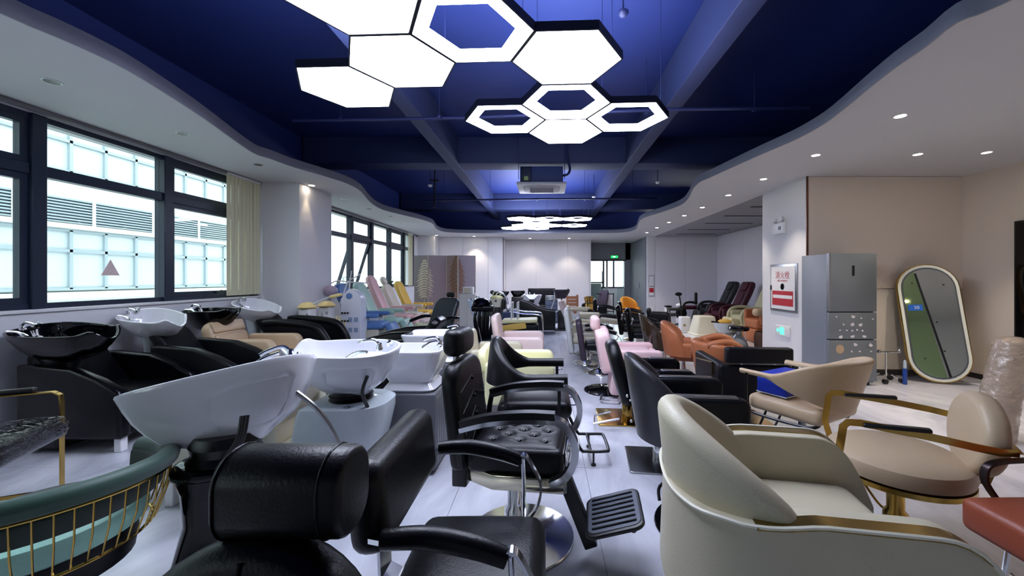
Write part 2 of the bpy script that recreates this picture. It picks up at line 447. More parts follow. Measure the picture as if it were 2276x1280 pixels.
# ---- windows
def wins(name, y0, y1, mull, kinds, zt=2.93):
    """mull: list of mullion centres incl. ends; kinds: per bay fixed/sash/open"""
    base = struct(MB().box(XL - .12, XL - .04, y0, y1, SILL, SILL + .05).build(name, M_winframe))
    t = MB(); t.box(XL - .12, XL - .04, y0, y1, zt - .05, zt); t.build('head_frame', M_winframe, base)
    for m_ in mull: MB().rbox(XL - .14, XL - .01, m_ - .055, m_ + .055, SILL, zt, r=.006, seg=1).build('mullion', M_winframe, base)
    for a, b, kd in zip(mull[:-1], mull[1:], kinds):
        a += .055; b -= .055; zm = 2.43
        MB().rbox(XL - .13, XL - .03, a, b, zm - .05, zm + .05, r=.005, seg=1).build('transom', M_winframe, base)
        for (z0, z1, up) in ((SILL + .05, zm - .05, 0), (zm + .05, zt - .05, 1)):
            s_ = 0.0
            M = Matrix.Identity(4)
            if kd != 'fixed':
                s_ = .055
                if kd == 'open' and not up:
                    M = Matrix.Translation((XL - .08, 0, z1)) @ Euler((0, R(17), 0)).to_matrix().to_4x4() @ Matrix.Translation((-(XL - .08), 0, -z1))
                q = MB()
                for bxs in ((a, b, z0, z0 + s_), (a, b, z1 - s_, z1), (a, a + s_, z0 + s_, z1 - s_), (b - s_, b, z0 + s_, z1 - s_)):
                    q.box(XL - .11, XL - .05, *bxs, M=M)
                q.build('sash_frame', M_winframe, base)
                if kd == 'sash' and not up:
                    h = MB(); h.rbox(XL - .05, XL - .02, (a + b) / 2 - .01, (a + b) / 2 + .01, z0 + .02, z0 + .05, r=.004); h.tube([(XL - .02, (a + b) / 2, z0 + .035), (XL - .005, (a + b) / 2 + .06, z0 + .06)], .007); h.build('window_handle', M_blackp, base)
            MB().box(XL - .085, XL - .077, a + s_, b - s_, z0 + s_, z1 - s_, M=M).build('pane', M_glass, base)
    return base
def glass_mat(name, tint=(240, 247, 247), fac=0.06):
    m = bpy.data.materials.new(name); m.use_nodes = True; nt = m.node_tree; nt.nodes.clear(); L = nt.links.new
    out = nt.nodes.new('ShaderNodeOutputMaterial'); mx = nt.nodes.new('ShaderNodeMixShader'); t = nt.nodes.new('ShaderNodeBsdfTransparent'); g = nt.nodes.new('ShaderNodeBsdfGlossy')
    lw = nt.nodes.new('ShaderNodeLayerWeight'); lw.inputs['Blend'].default_value = .5
    pw = nt.nodes.new('ShaderNodeMath'); pw.operation = 'POWER'; pw.inputs[1].default_value = 4.5
    fr = nt.nodes.new('ShaderNodeMath'); fr.operation = 'MULTIPLY_ADD'; fr.inputs[1].default_value = .8; fr.inputs[2].default_value = .03
    L(lw.outputs['Facing'], pw.inputs[0]); L(pw.outputs[0], fr.inputs[0])
    t.inputs[0].default_value = srgb(tint); g.inputs['Roughness'].default_value = .02
    L(fr.outputs[0], mx.inputs[0]); L(t.outputs[0], mx.inputs[1]); L(g.outputs[0], mx.inputs[2]); L(mx.outputs[0], out.inputs[0])
    return m
M_glass = glass_mat('window_glass')
def wy(x): return -XL * F_PX / (CX - x)
w1 = wins('window_1', -3.5, 6.22, [-3.45, -2.2, -.9, .5, 1.9, 3.55, wy(378), 6.18], ['fixed', 'sash', 'fixed', 'sash', 'sash', 'fixed', 'sash'])
w2 = wins('window_2', 7.2, 13.6, [7.24, 8.0, wy(785), wy(830), wy(870), 12.75, 13.58], ['sash', 'fixed', 'open', 'fixed', 'sash', 'fixed'])
tr = MB(); tr.rbox(XL + .015, XL + .06, -3.5, 6.23, 2.93, 2.968, r=.004, seg=1); tr.rbox(XL + .015, XL + .06, 7.2, 13.6, 2.93, 2.968, r=.004, seg=1)
struct(tr.build('trim_5', mat('curtain_track_grey', (120, 118, 124), rough=.4)))
def blind(label, y0, y1, n, zb=1.2):
    t = thing('vertical_blind', label, 'blind', (XL + .05, (y0 + y1) / 2, zb))
    t['group'] = 'vertical fabric blinds drawn beside the windows'
    MB().rbox(-.02, .02, -(y1 - y0) / 2, (y1 - y0) / 2, 2.925 - zb, 2.96 - zb, r=.005).build('head_rail', M_whitep, t)
    w = (y1 - y0) / n
    for i in range(n):
        mb = MB(); yc = -(y1 - y0) / 2 + w * (i + .5)
        mb.box(-.001, .001, -w * .60, w * .60, 0, 2.925 - zb, M=TR((.004 * (i % 2), yc, 0), rz=7)); mb.build('blind_vane', M_blind, t)
M_blind = mat('blind_fabric', (226, 222, 190), rough=.8, bump=.1, bscale=200)
blind('cream vertical fabric blind gathered beside the near left window', 5.55, 6.2, 9)
blind('narrow cream vertical blind gathered at the far end of the left windows', 12.85, 13.3, 6)
# triangular sticker on the middle pane
tg = thing('window_sticker', 'pale pink triangular sticker on the near left window pane', 'sticker', W(262, 600, 4.15) * 1.0)
p0 = W(262, 612, 4.18); tg.location = (XL - .074, p0.y, p0.z)
MB().add([(0, -.09, 0), (0, .09, 0), (0, 0, .17), (.002, -.09, 0), (.002, .09, 0), (.002, 0, .17)], [(0, 1, 2), (3, 5, 4), (0, 3, 4, 1), (1, 4, 5, 2), (2, 5, 3, 0)], False).build('paper', mat('sticker_paper', (222, 200, 196), rough=.6), tg)

# ---- the building across the street
fb = thing('office_building', 'pale office building with louvres and grid windows seen through the left windows', 'building', (-10, 5, -4))
M_fac = mat('facade_render', (206, 212, 206), rough=.8); M_facg = mat('facade_glass', (186, 200, 204), rough=.6); M_facf = mat('facade_frame', (150, 166, 172), rough=.5)
def fbx(name, x0, x1, y0, y1, z0, z1, m, p=None): return MB().box(x0, x1, y0 - 5, y1 - 5, z0 + 4, z1 + 4).build(name, m, p or fb)
fbx('wall', -3, 0, -8, 17.5, -4, 7.5, M_fac)
for (z0, z1, rows) in ((1.22, 2.45, (2.02,)), (3.66, 4.85, (4.3,)), (-1.6, .2, (-.6,))):
    wn = fbx('window', 0, .02, -7, 17, z0, z1, M_facg)
    q = MB()
    for z in (z0, z1) + rows: q.box(.02, .07, -12, 12, z + 4 - .03, z + 4 + .03)
    yy = -7.0 + .2
    while yy < 17: q.box(.02, .07, yy - 5 - .028, yy - 5 + .028, z0 + 4, z1 + 4); yy += .652
    q.build('glazing_bars', M_facf, wn)['kind'] = 'stuff'
lv = fbx('louvre_bank', 0, .015, -7, 17, 2.6, 3.12, mat('louvre_shadow', (120, 130, 138), rough=.7))
for i in range(9): MB().box(0, .07, -12, 12, 6.6 + .06 * i, 6.6 + .06 * i + .03, M=None).build('louvre_slat', M_facf, lv)
q = MB(); yy = -7
while yy < 17: q.box(.07, .085, yy - 5 - .03, yy - 5 + .03, 6.58, 7.14); yy += 1.3
q.build('louvre_posts', M_fac, lv)['kind'] = 'stuff'
fbx('string_course', 0, .12, -8, 17.5, 2.48, 2.58, M_fac); fbx('string_course', 0, .12, -8, 17.5, 1.02, 1.16, M_fac)
gr = struct(MB().box(-90, -4.96, -60, 120, -4.3, -4).build('street_ground', mat('paving_pale', (170, 176, 172), rough=.9)))
pr = thing('roof_railing', 'pale roof terrace railing seen through the far left windows', 'railing', (-9.5, 24, -4))
MB().box(-.1, .1, -6, 14, 3.4, 4.6).build('parapet', M_fac, pr)
MB().box(-.04, .04, -6, 14, 5.45, 5.52).build('top_rail', M_facf, pr)
q = MB()
for i in range(60): q.box(-.02, .02, -6 + i / 3, -5.96 + i / 3, 4.6, 5.45)
q.build('balusters', M_facf, pr)['kind'] = 'stuff'

# ---- corridor end: glass door and window beyond
dr = struct(MB().box(1.80, 1.86, 16.98, 17.06, 0, 2.25).build('door_1', M_blackp))
MB().box(1.86, 3.46, 16.98, 17.06, 2.19, 2.25).build('door_head', M_blackp, dr)
MB().box(3.40, 3.46, 16.98, 17.06, 0, 2.19).build('door_frame', M_steel, dr)
MB().box(2.62, 2.70, 17.0, 17.05, 0, 2.19).build('door_stile', M_steel, dr)
MB().box(1.86, 2.62, 17.01, 17.03, 0, 2.19).build('pane', M_glass, dr)
lf = MB(); M = TR((3.38, 17.0, 0), rz=-78); lf.box(-.7, 0, -.01, .01, .02, 2.17, M=M)
leaf = lf.build('door_leaf', M_glass, dr)
h = MB()
for z in (.75, 1.55): h.tube([(2.44, 17.0, z), (2.44, 16.93, z)], .012)
h.tube([(2.44, 16.93, .6), (2.44, 16.93, 1.75)], .018); h.build('door_pull', M_blackp, dr)
MB().box(1.86, 2.5, 16.99, 17.01, 1.23, 1.29).build('door_band', M_blackp, dr)
MB().box(1.86, 2.42, 17.035, 17.05, .25, 1.22).build('frosted_film', mat('frosted_film', (214, 226, 220), rough=.6), dr)
w3 = struct(MB().box(1.7, 3.9, 19.3, 19.4, 0, .95).build('wall_lobby', M_wall))
struct(MB().box(1.55, 1.7, 17.2, 19.4, 0, 3).build('wall_lobby_left', M_wall)); struct(MB().box(3.9, 4.05, 17.2, 19.4, 0, 3).build('wall_lobby_right', M_wall)); struct(MB().box(1.55, 4.05, 17.2, 19.5, 2.6, 3).build('ceiling_lobby', M_wall))
w3 = struct(MB().box(1.7, 3.9, 19.3, 19.36, .95, 1.02).build('window_3', M_winframe))
for x in (1.73, 2.85, 3.35, 3.87): MB().box(x - .04, x + .04, 19.29, 19.37, .95, 2.6).build('mullion', M_winframe, w3)
MB().box(1.7, 3.9, 19.3, 19.36, 2.3, 2.4).build('transom', M_winframe, w3)
MB().box(1.7, 3.9, 19.33, 19.335, 1.02, 2.6).build('pane', M_glass, w3)
portal('daylight_portal', (2.8, 19.45, 1.8), (-PI / 2, 0, 0), 2.1, 1.5)

# ================================================================ LIGHT FITTINGS
M_led = mat('led_diffuser', (240, 244, 255), rough=.5, emis=(226, 233, 255), estr=11)
M_ledside = mat('led_edge', (200, 215, 255), rough=.5, emis=(150, 175, 255), estr=2.0)
M_hexfr = mat('hex_frame_dark', (30, 32, 44), rough=.4)
def hexpts(s_, rot): return [(s_ * math.cos(R(60 * i) + rot), s_ * math.sin(R(60 * i) + rot)) for i in range(6)]
def hexcluster(label, zp, pts, s_, rot, wires):
    t = thing('honeycomb_ceiling_light', label, 'ceiling light', (pts[0][0], pts[0][1], zp))
    for (x, y, kind) in pts:
        x -= pts[0][0]; y -= pts[0][1]
        o_ = hexpts(s_ * .985, rot); fr = MB(); M = TR((x, y, 0))
        if kind == 'S':
            d = MB(); d.pad(hexpts(s_ * .966, rot), .05, .006, M=TR((x, y, 0)), seg=2)
            dd = d.build('hexagon_panel', M_led, t)
            [fr.add([(x + p[0], y + p[1], z) for p, z in ((p_, 0.0), (q_, 0.0), (q_, .062), (p_, .062))] + [(x + p[0], y + p[1], z) for p, z in ((p2, 0.0), (q2, 0.0), (q2, .062), (p2, .062))], [(0, 1, 5, 4), (1, 2, 6, 5), (2, 3, 7, 6), (3, 0, 4, 7)], False) for p_, q_, p2, q2 in [(hexpts(s_ * .996, rot)[i], hexpts(s_ * .966, rot)[i], hexpts(s_ * .996, rot)[(i + 1) % 6], hexpts(s_ * .966, rot)[(i + 1) % 6]) for i in range(6)]]; fr.build('panel_frame', M_hexfr, dd)
        else:
            a = hexpts(s_ * .962, rot); b = hexpts(s_ * .735, rot)
            rings = []
            for p, q in zip(a, b):
                rings.append([(x + p[0], y + p[1], 0), (x + q[0], y + q[1], 0), (x + q[0], y + q[1], .05), (x + p[0], y + p[1], .05)])
            dd = MB().loft(rings, closed=True, smooth=False).build('hexagon_ring', M_led, t)
            a = hexpts(s_ * .996, rot); b = hexpts(s_ * .968, rot); rings = []
            for p, q in zip(a, b):
                rings.append([(x + p[0], y + p[1], 0), (x + q[0], y + q[1], 0), (x + q[0], y + q[1], .062), (x + p[0], y + p[1], .062)])
            MB().loft(rings, closed=True, smooth=False).build('panel_frame', M_hexfr, dd)
        if (x, y) in wires or True:
            MB().tube([(x + s_ * .8 * math.cos(rot), y + s_ * .8 * math.sin(rot), .06), (x + s_ * .8 * math.cos(rot), y + s_ * .8 * math.sin(rot), ZSL - zp - .01)], .003, 5).build('hanging_wire', M_navypipe, t)
    return t
AH = 1.6; ZH = EYE + AH; SH = .2575 * AH
rot = R(-2.5)
def lat(c, r):
    x = c * 1.5 * SH; y = r * math.sqrt(3) * SH
    return (.097 * AH + x * math.cos(rot) - y * math.sin(rot), 1.80 * AH + x * math.sin(rot) + y * math.cos(rot))
cells = [(0, 0, 'S'), (-1, -.5, 'R'), (-2, 0, 'S'), (-3, .5, 'S'), (-2, -1, 'S'), (0, 1, 'R'), (-1, 1.5, 'R'), (1, 1.5, 'R'), (0, 2, 'S')]
hexcluster('near honeycomb pendant of nine glowing white hexagons hung below the dark blue ceiling', ZH, [lat(c, r) + (k,) for c, r, k in cells], SH, rot, [])
pit = .477 * AH
def lat2(u, row): return (u * AH, (6.64 + .41 * row) * AH)
cells2 = [(-.41, 0, 'S'), (.065, 0, 'R'), (.54, 0, 'R'), (-.17, 1, 'R'), (-.41, 2, 'S'), (.065, 2, 'S'), (.54, 2, 'R'), (-.65, 3, 'S'), (-.17, 3, 'R')]
hexcluster('far honeycomb pendant of glowing white hexagons near the back wall', ZH, [lat2(u, r) + (k,) for u, r, k in cells2], .477 * AH / math.sqrt(3), R(30), [])
M_lens = mat('downlight_lens', (255, 244, 226), rough=.4, emis=(255, 236, 210), estr=25)
M_lensoff = mat('downlight_lens_off', (60, 58, 56), rough=.3)
ordn = ['nearest', 'second nearest', 'third nearest', 'fourth nearest', 'fifth nearest', 'sixth nearest', 'seventh nearest', 'eighth nearest', 'farthest']
def downlight(pos, label, lit, grp, power=48, warm=(1.0, .86, .70), cone=75, rr=.045):
    t = thing('recessed_downlight', label, 'downlight', (pos[0], pos[1], ZC), group=grp)
    rg = MB(); rg.lathe([(rr, .004), (rr + .001, -.003), (rr + .012, -.004), (rr + .014, .0), (rr + .012, .004)], 20); rg.build('trim_ring', M_whitep if lit else M_steel, t)
    MB().cyl((0, 0), rr * .98, -.0015, .006, 20).build('lens', M_lens if lit else M_lensoff, t)
    if lit:
        l = bpy.data.lights.new('downlight_beam', 'SPOT'); l.energy = power; l.color = warm; l.spot_size = R(cone); l.spot_blend = .6; l.shadow_soft_size = .03
        o = bpy.data.objects.new('downlight_beam', l); o.location = (0, 0, -.02); COL.objects.link(o); o.parent = t
px = [(1813, 345), (1697, 398), (1619, 434), (1561, 461), (1521, 479), (1487, 494), (1460, 506), (1438, 517)]
for i, p in enumerate(px):
    downlight(soff(*p), 'lit recessed downlight in the soffit row beside the alcove, %s of the row' % (ordn[i] if i < 7 else 'farthest'), True, 'downlights in a row beside the alcove')
downlight(soff(2001, 258), 'lit recessed downlight in the wide right soffit, nearest to the viewer', True, 'downlights in the wide right soffit', 50)
downlight(soff(2040, 343), 'lit recessed downlight in the right soffit in front of the leaning mirror', True, 'downlights in the wide right soffit', 50)
downlight(soff(2193, 339), 'lit recessed downlight in the right soffit nearest the right wall', True, 'downlights in the wide right soffit', 50)
for i, p in enumerate([(115, 181), (406, 297), (574, 366), (765, 442), (820, 464), (868, 481)]):
    downlight(soff(*p), 'unlit recessed downlight in the left soffit above the windows, %s' % ordn[i], False, 'unlit downlights in the left soffit')
downlight((-3.84, 6.42, 0), 'recessed downlight casting a warm scallop down the left pillar', True, 'warm wall-washing downlights', 9, (1, .78, .48), 50)
downlight((-3.88, 13.9, 0), 'recessed downlight casting a warm scallop beside the folding screen', True, 'warm wall-washing downlights', 9, (1, .78, .48), 50)
for i, (x, y) in enumerate(((-2.6, 14.2), (-.6, 15.0), (0.9, 15.0))):
    downlight((x, y, 0), 'warm recessed downlight washing the boarded back wall, %s' % ('left', 'middle', 'right')[i], True, 'warm wall-washing downlights', 34, (1, .85, .68), 90)
# unseen downlights, added behind the viewer to brighten the rear and its mirror reflection
for i, (x, y) in enumerate(((4.6, 1.0), (4.6, -1.5), (5.4, 2.4), (3.9, 2.3), (5.7, -.2), (4.2, -3.0))):
    downlight((x, y, 0), 'unseen added downlight in the right soffit behind the viewer, %s' % ('near', 'rear', 'wall side', 'inner', 'side wall', 'farthest rear')[i], True, 'downlights in the wide right soffit', 50)
# ================================================================ CEILING EQUIPMENT
ac = thing('cassette_air_conditioner', 'white square cassette air conditioner hung under the dark blue ceiling', 'air conditioner', (bx(1204, 8.0), 8.05, 3.28))
MB().pad(rrect(.98, .9, .03), .045, .012).build('face_panel', M_whitep, ac)
fp = ac.children[0]
MB().pad(rrect(.74, .66, .18), .014, .005, M=TR((0, 0, -.012))).build('raised_ring', mat('ac_ring_grey', (176, 176, 184), rough=.4), fp)
MB().pad(rrect(.52, .46, .05), .012, .004, M=TR((0, 0, -.022))).build('intake_grille', mat('ac_grille', (196, 192, 202), rough=.5), fp)
g = MB()
for i in range(14): g.box(-.24, .24, -.21 + i * .032, -.2 + i * .032, -.026, -.02)
g.build('grille_slats', M_fascia, fp)
MB().rbox(-.42, .42, -.4, .4, .045, .36, r=.02).build('casing', mat('ac_casing_blue', (52, 68, 120), rough=.5), ac)
MB().rbox(-.4, -.2, -.44, -.4, .06, .34, r=.01).build('drain_box', M_winframe, ac)
MB().rbox(-.34, -.26, -.45, -.44, .07, .15, r=.004).build('label_plate', mat('label_green', (170, 196, 120), rough=.5), ac)
hr = MB()
for sx in (-.45, .45):
    for sy in (-.4, .4): hr.tube([(sx, sy, .1), (sx, sy, 1.02)], .006, 6)
hr.build('hanging_rods', M_navypipe, ac)
hs = MB(); hs.tube(smoothpath([(.42, -.3, .2), (.52, -.34, .22), (.56, -.3, .35), (.5, -.28, .6), (.5, -.28, 1.0)]), .025); hs.build('refrigerant_hose', M_navypipe, ac)
def pipe(label, pts, r=.022):
    c = Vector(pts[0])
    t = thing('ceiling_pipe', label, 'pipe', c)
    MB().tube([Vector(p) - c for p in pts], r, 10).build('pipe', M_navypipe, t)
    cl = MB()
    a, b = Vector(pts[0]) - c, Vector(pts[-1]) - c
    for i in range(5):
        p = a.lerp(b, (i + .5) / 5)
        cl.lathe([(r + .004, -.02), (r + .012, -.02), (r + .012, .02), (r + .004, .02)], 10, M=TR(p, ry=90)); cl.tube([p + Vector((0, 0, r)), (p.x, p.y, ZSL - c.z)], .004, 5)
    cl.build('pipe_hangers', M_navypipe, t)
    return t
def cp(x, y, Z): return W(x, y, F_PX * (Z - EYE) / (CY - y))
pipe('thin dark blue sprinkler pipe crossing the ceiling beyond the near honeycomb light', [cp(650, 268, 3.6), cp(1030, 262, 3.6), cp(1480, 243, 3.6), cp(1800, 240, 3.6)])
pipe('thin dark blue pipe crossing the ceiling behind the air conditioner', [cp(935, 446, 3.5), cp(1200, 442, 3.5), cp(1460, 441, 3.5)])
for i, (x, y, Z) in enumerate(((1385, 26, 3.9), (1320, 437, 3.7), (1462, 404, 3.6), (956, 411, 3.6))):
    p = cp(x, y, Z)
    t = thing('smoke_detector', ['dark round detector on the ceiling right of the near honeycomb light', 'small white detector right of the air conditioner', 'small white detector hanging near the right soffit', 'small white detector by the dark hanging pipe'][i], 'detector', p)
    MB().lathe([(.01, -.05), (.035, -.04), (.05, -.015), (.05, 0), (.02, .01)], 18).build('detector_head', M_navypipe if i == 0 else M_whitep, t)
    MB().tube([(0, 0, 0), (0, 0, ZSL - Z)], .008, 6).build('drop_rod', M_navypipe, t)
p = cp(966, 404, 3.62)
t = thing('hanging_pipe', 'dark vertical drop pipe with a tee head left of the air conditioner', 'pipe', (p.x, p.y, 3.05))
MB().tube([(0, 0, 0), (0, 0, .6)], .025).tube([(-.09, 0, .6), (.09, 0, .6)], .025).tube([(0, 0, .6), (0, 0, 1.25)], .015).build('drop_pipe', M_blackp, t)
# ================================================================ CHAIR PARTS (local frame: the sitter faces +X, floor at z = 0)
def disc_base(t, r=.28, m=None, c=(0, 0), h=.045):
    MB().lathe([(r - .01, 0), (r, .006), (r - .004, .014), (r * .8, .022), (r * .35, h), (.07, h + .012), (.06, h + .03)], 40, (c[0], c[1], 0)).build('base_disc', m or M_chrome, t)
def square_base(t, w=.46, m=None, c=(0, 0), rz=0):
    b = MB(); b.pad(rrect(w, w, .025), .014, .004, M=TR((c[0], c[1], 0), rz=rz)); b.build('base_plate', m or M_steel, t)
def column(t, z1=.42, m=None, r=.038, c=(0, 0), lever=True):
    p = MB().lathe([(r + .022, .012), (r + .022, .03), (r + .016, .16), (r, .18), (r, z1), (r + .02, z1 + .005)], 24, (c[0], c[1], 0)).build('column', m or M_chrome, t)
    if lever:
        MB().tube(smoothpath([(c[0], c[1] - .04, .12), (c[0] + .05, c[1] - .13, .13), (c[0] + .1, c[1] - .22, .19)]), .007).build('pump_lever', m or M_chrome, p)
def foot_loop(t, x=.42, w=.3, z=.12, z0=.40, m=None, r=.011, x0=.2):
    MB().tube(smoothpath([(x0, -w / 2, z0), (x - .06, -w / 2, z + .03), (x, -w / 2, z), (x + .14, -w / 2, z), (x + .17, -w / 2 + .04, z), (x + .17, w / 2 - .04, z), (x + .14, w / 2, z), (x, w / 2, z), (x - .06, w / 2, z + .03), (x0, w / 2, z0)], 4), r).tube([(x + .03, -w / 2, z), (x + .03, w / 2, z)], r * .8).build('footrest', m or M_chrome, t)
def seat(t, m, x0=-.24, x1=.25, w=.48, z0=.4, z1=.51, r=.045, puff=.015, name='seat'):
    return MB().rbox(x0, x1, -w / 2, w / 2, z0, z1, r=r, seg=4, puff=puff).build(name, m, t)
def back_pad(t, m, x=-.26, w=.46, z0=.5, z1=.9, th=.09, tilt=8, rad=.1, name='backrest', puff=0.0, off=(0, 0)):
    """flat upholstered back, outline in the y-z plane"""
    M = TR((x, 0, z0), ry=-tilt) @ Matrix(((0, 0, 1, -th / 2), (1, 0, 0, 0), (0, 1, 0, 0), (0, 0, 0, 1)))
    h = z1 - z0
    rr = rad if isinstance(rad, (list, tuple)) else [rad, rad, min(rad, .05), min(rad, .05)]
    return MB().pad(rrect(w, h, rr, 7, 0, h / 2), th, th * .42, M=M, seg=4, puff=puff).build(name, m, t)
def arm_tube(t, m_pad, m_met, y, x0=-.26, x1=.2, z=.72, drop=.06, low=.46, name='armrest', fwd=.08):
    a = MB().tube(smoothpath([(x0, y, z), (x0 + (x1 - x0) * .4, y, z + .015), (x0 + (x1 - x0) * .8, y, z - drop * .4), (x1, y, z - drop)]), [.018, .023, .026, .026, .026, .027, .027, .027, .028, .028, .028, .028, .027, .027, .026, .026, .025, .024, .022][:19], 10).build(name, m_pad, t)
    MB().tube(smoothpath([(x1 - .02, y, z - drop), (x1 + fwd * .6, y, z - drop - .05), (x1 + fwd, y, z - drop - .14), (x1 + fwd * .2, y, low)], 6), .014, 8, flat=(.034, .008)).build('arm_bracket', m_met, a)
    MB().tube([(x0, y, z - .005), (x0 - .03, y * .85, z - .06)], .011).build('arm_bracket', m_met, a)
    return a
def arm_block(t, m, y, x0=-.3, x1=.3, z0=.28, z1=.66, th=.1, front=.1):
    """upholstered side panel with a rounded front corner; outline in x-z"""
    M = TR((0, y + th / 2, 0)) @ Matrix(((1, 0, 0, 0), (0, 0, -1, 0), (0, 1, 0, 0), (0, 0, 0, 1)))
    w, h = x1 - x0, z1 - z0
    return MB().pad(rrect(w, h, [front, .04, .03, .03], 6, (x0 + x1) / 2, (z0 + z1) / 2), th, min(.03, th * .4), M=M, seg=3).build('armrest', m, t)
def shell_back(t, m, rx=.27, ry=.28, cx=-.02, span=95, z0=.42, zt=.86, ze=.66, th=.07, lean=.15, ext=0, name='backrest', n=25, peak=2.0, tail=None):
    """barrel back: plan arc behind the sitter, tallest in the middle, running on into arms by ext"""
    P = arcpath(cx, 0, rx, ry, 180 - span, 180 + span, n); Z = []
    for i in range(n):
        u = abs(i / (n - 1) * 2 - 1)
        Z.append(ze + (zt - ze) * max(0, math.cos(u * PI / 2)) ** (1 / peak * 1.0) if peak > 1 else ze + (zt - ze) * (0.5 + 0.5 * math.cos(u * PI)))
    if ext:
        a, b = Vector(P[0]), Vector(P[-1]); k = 6
        P = [(a.x + ext * (k - i) / k, a.y) for i in range(k)] + P + [(b.x + ext * (i + 1) / k, b.y) for i in range(k)]
        tl = tail if tail is not None else ze
        Z = [ze + (tl - ze) * ((k - i) / k) ** 2 for i in range(k)] + Z + [ze + (tl - ze) * ((i + 1) / k) ** 2 for i in range(k)]
    return MB().wallstrip(P, z0, Z, th, lean, side=1).build(name, m, t)
def buttons(t, pts, m, r=.012):
    for p in pts: MB().sphere(p, r, r, r * .6, 10, 5).build('tuft_button', m, t)
def tufted(t, m, x0, x1, w, z0, z1, pts, name='seat', depth=.009):
    """buttoned cushion: a dense top with dimples and folds between the buttons"""
    b = MB().rbox(x0, x1, -w / 2, w / 2, z0, z1 - .012, r=.035, seg=4); n = 30; vs = []
    for i in range(n + 1):
        for j in range(n + 1):
            u, v = i / n * 2 - 1, j / n * 2 - 1
            x = (x0 + x1) / 2 + u * ((x1 - x0) / 2 - .015); y = v * (w / 2 - .015)
            ed = (1 - u ** 6) * (1 - v ** 6)
            z = z1 - .025 + .03 * ed ** .5
            for p in pts:
                d = math.hypot(x - p[0], y - p[1]); z -= depth * math.exp(-(d / .028) ** 2)
                for q in pts:
                    if 0.01 < math.hypot(p[0] - q[0], p[1] - q[1]) < .17 and p < q:
                        ab = Vector(q) - Vector(p); tt = max(0, min(1, (Vector((x, y)) - Vector(p)).dot(ab) / ab.dot(ab)))
                        dd = (Vector((x, y)) - (Vector(p) + ab * tt)).length; z -= depth * .3 * math.exp(-(dd / .012) ** 2)
            vs.append((x, y, z))
    b.add(vs, [(i * (n + 1) + j, (i + 1) * (n + 1) + j, (i + 1) * (n + 1) + j + 1, i * (n + 1) + j + 1) for i in range(n) for j in range(n)])
    s_ = b.build(name, m, t)
    buttons(s_, [(p[0], p[1], z1 - .003) for p in pts], M_blackgl)
    return s_

# ---- wash basins: neck rest towards +X, drain near the tail
def basin_mesh(L, Wd, H, taper=.35, p=2.4, notch=.05, lip=.02, rise=.0, recess=.0, off=-.10, foot=.3):
    N = 96; mb = MB(); rings = []
    prof = [(foot, 0), (foot + .08, .015), (foot + .2, .12), (.66, .27), (.78, .44), (.87, .6), (.94, .78), (.985, .92), (1.0, .965), (.992, .99), (.965, 1.0), (.935, .99), (.915, .94), (.86, .68), (.76, .42), (.6, .24), (.4, .15), (.12, .12)]
    fine = []
    for k in range(len(prof) - 1):
        n_ = 4 if 1 <= k < 7 else 1
        for q in range(n_):
            u = q / n_; a0, a1 = prof[k], prof[k + 1]; fine.append((a0[0] + (a1[0] - a0[0]) * u, a0[1] + (a1[1] - a0[1]) * u, k))
    fine.append(prof[-1] + (len(prof) - 1,))
    for f, zf, k in fine:
        ring = []
        for j in range(N):
            th = 2 * PI * j / N; c, s_ = math.cos(th), math.sin(th)
            x = L / 2 * math.copysign(abs(c) ** (2 / p), c); y = Wd / 2 * math.copysign(abs(s_) ** (2 / p), s_)
            y *= 1 - taper * (x / (L / 2) + 1) / 2
            a = min(th, 2 * PI - th)
            zr = H + rise * (-x / (L / 2)) - notch * math.exp(-(a / .33) ** 2) + lip * math.exp(-((a - .62) / .22) ** 2)
            ff = f
            if recess and k < 9:
                g = math.exp(-(((a - 2.0) / .40) ** 8)) * math.exp(-(((zf - .46) / .24) ** 8))
                ff = f * (1 - recess * g)
            if k < 9 and notch > .03: ff *= 1 - .12 * math.exp(-(a / .3) ** 2) * (1 - zf)
            ring.append((x * ff + off * L * (1 - f), y * ff, zr * zf if k < 17 else zr * zf))
        rings.append(ring)
    return mb.loft(rings)
def basin_fittings(b, L, Wd, H, m=None, hose=True, side=-1):
    m = m or M_chrome
    f = MB(); x = -L * .37
    f.lathe([(.022, 0), (.022, .02), (.016, .03), (.015, .05)], 14, (x, side * Wd * .12, H - .005))
    f.tube(smoothpath([(x, side * Wd * .12, H + .03), (x + .03, side * Wd * .12, H + .065), (x + .09, side * Wd * .12, H + .06), (x + .13, side * Wd * .12, H + .045)]), .010)
    f.build('tap', m, b)
    k = MB().lathe([(.018, 0), (.02, .025), (.012, .032), (.008, .045)], 14, (x - .02, -side * Wd * .1, H - .004)); k.build('tap_knob', m, b)
    s_ = MB().tube(smoothpath([(x + .16, side * Wd * .3, H * .9), (x + .1, side * Wd * .3, H + .01), (x + .03, side * Wd * .34, H + .02)]), [.02, .019, .018, .016, .014, .012, .011, .010, .01, .01, .01, .01, .01]); s_.build('shower_head', m, b)
    MB().lathe([(.03, 0), (.03, .006), (.012, .008)], 16, (-L * .1, 0, H * .14)).build('drain_cap', m, b)
    if hose:
        MB().tube(smoothpath([(x + .02, side * Wd * .40, H * .62), (x + .05, side * Wd * .42, H * .3), (x + .04, side * Wd * .34, -.02), (x + .02, side * Wd * .2, -.16)]), .011).build('hose', M_blackp, b)
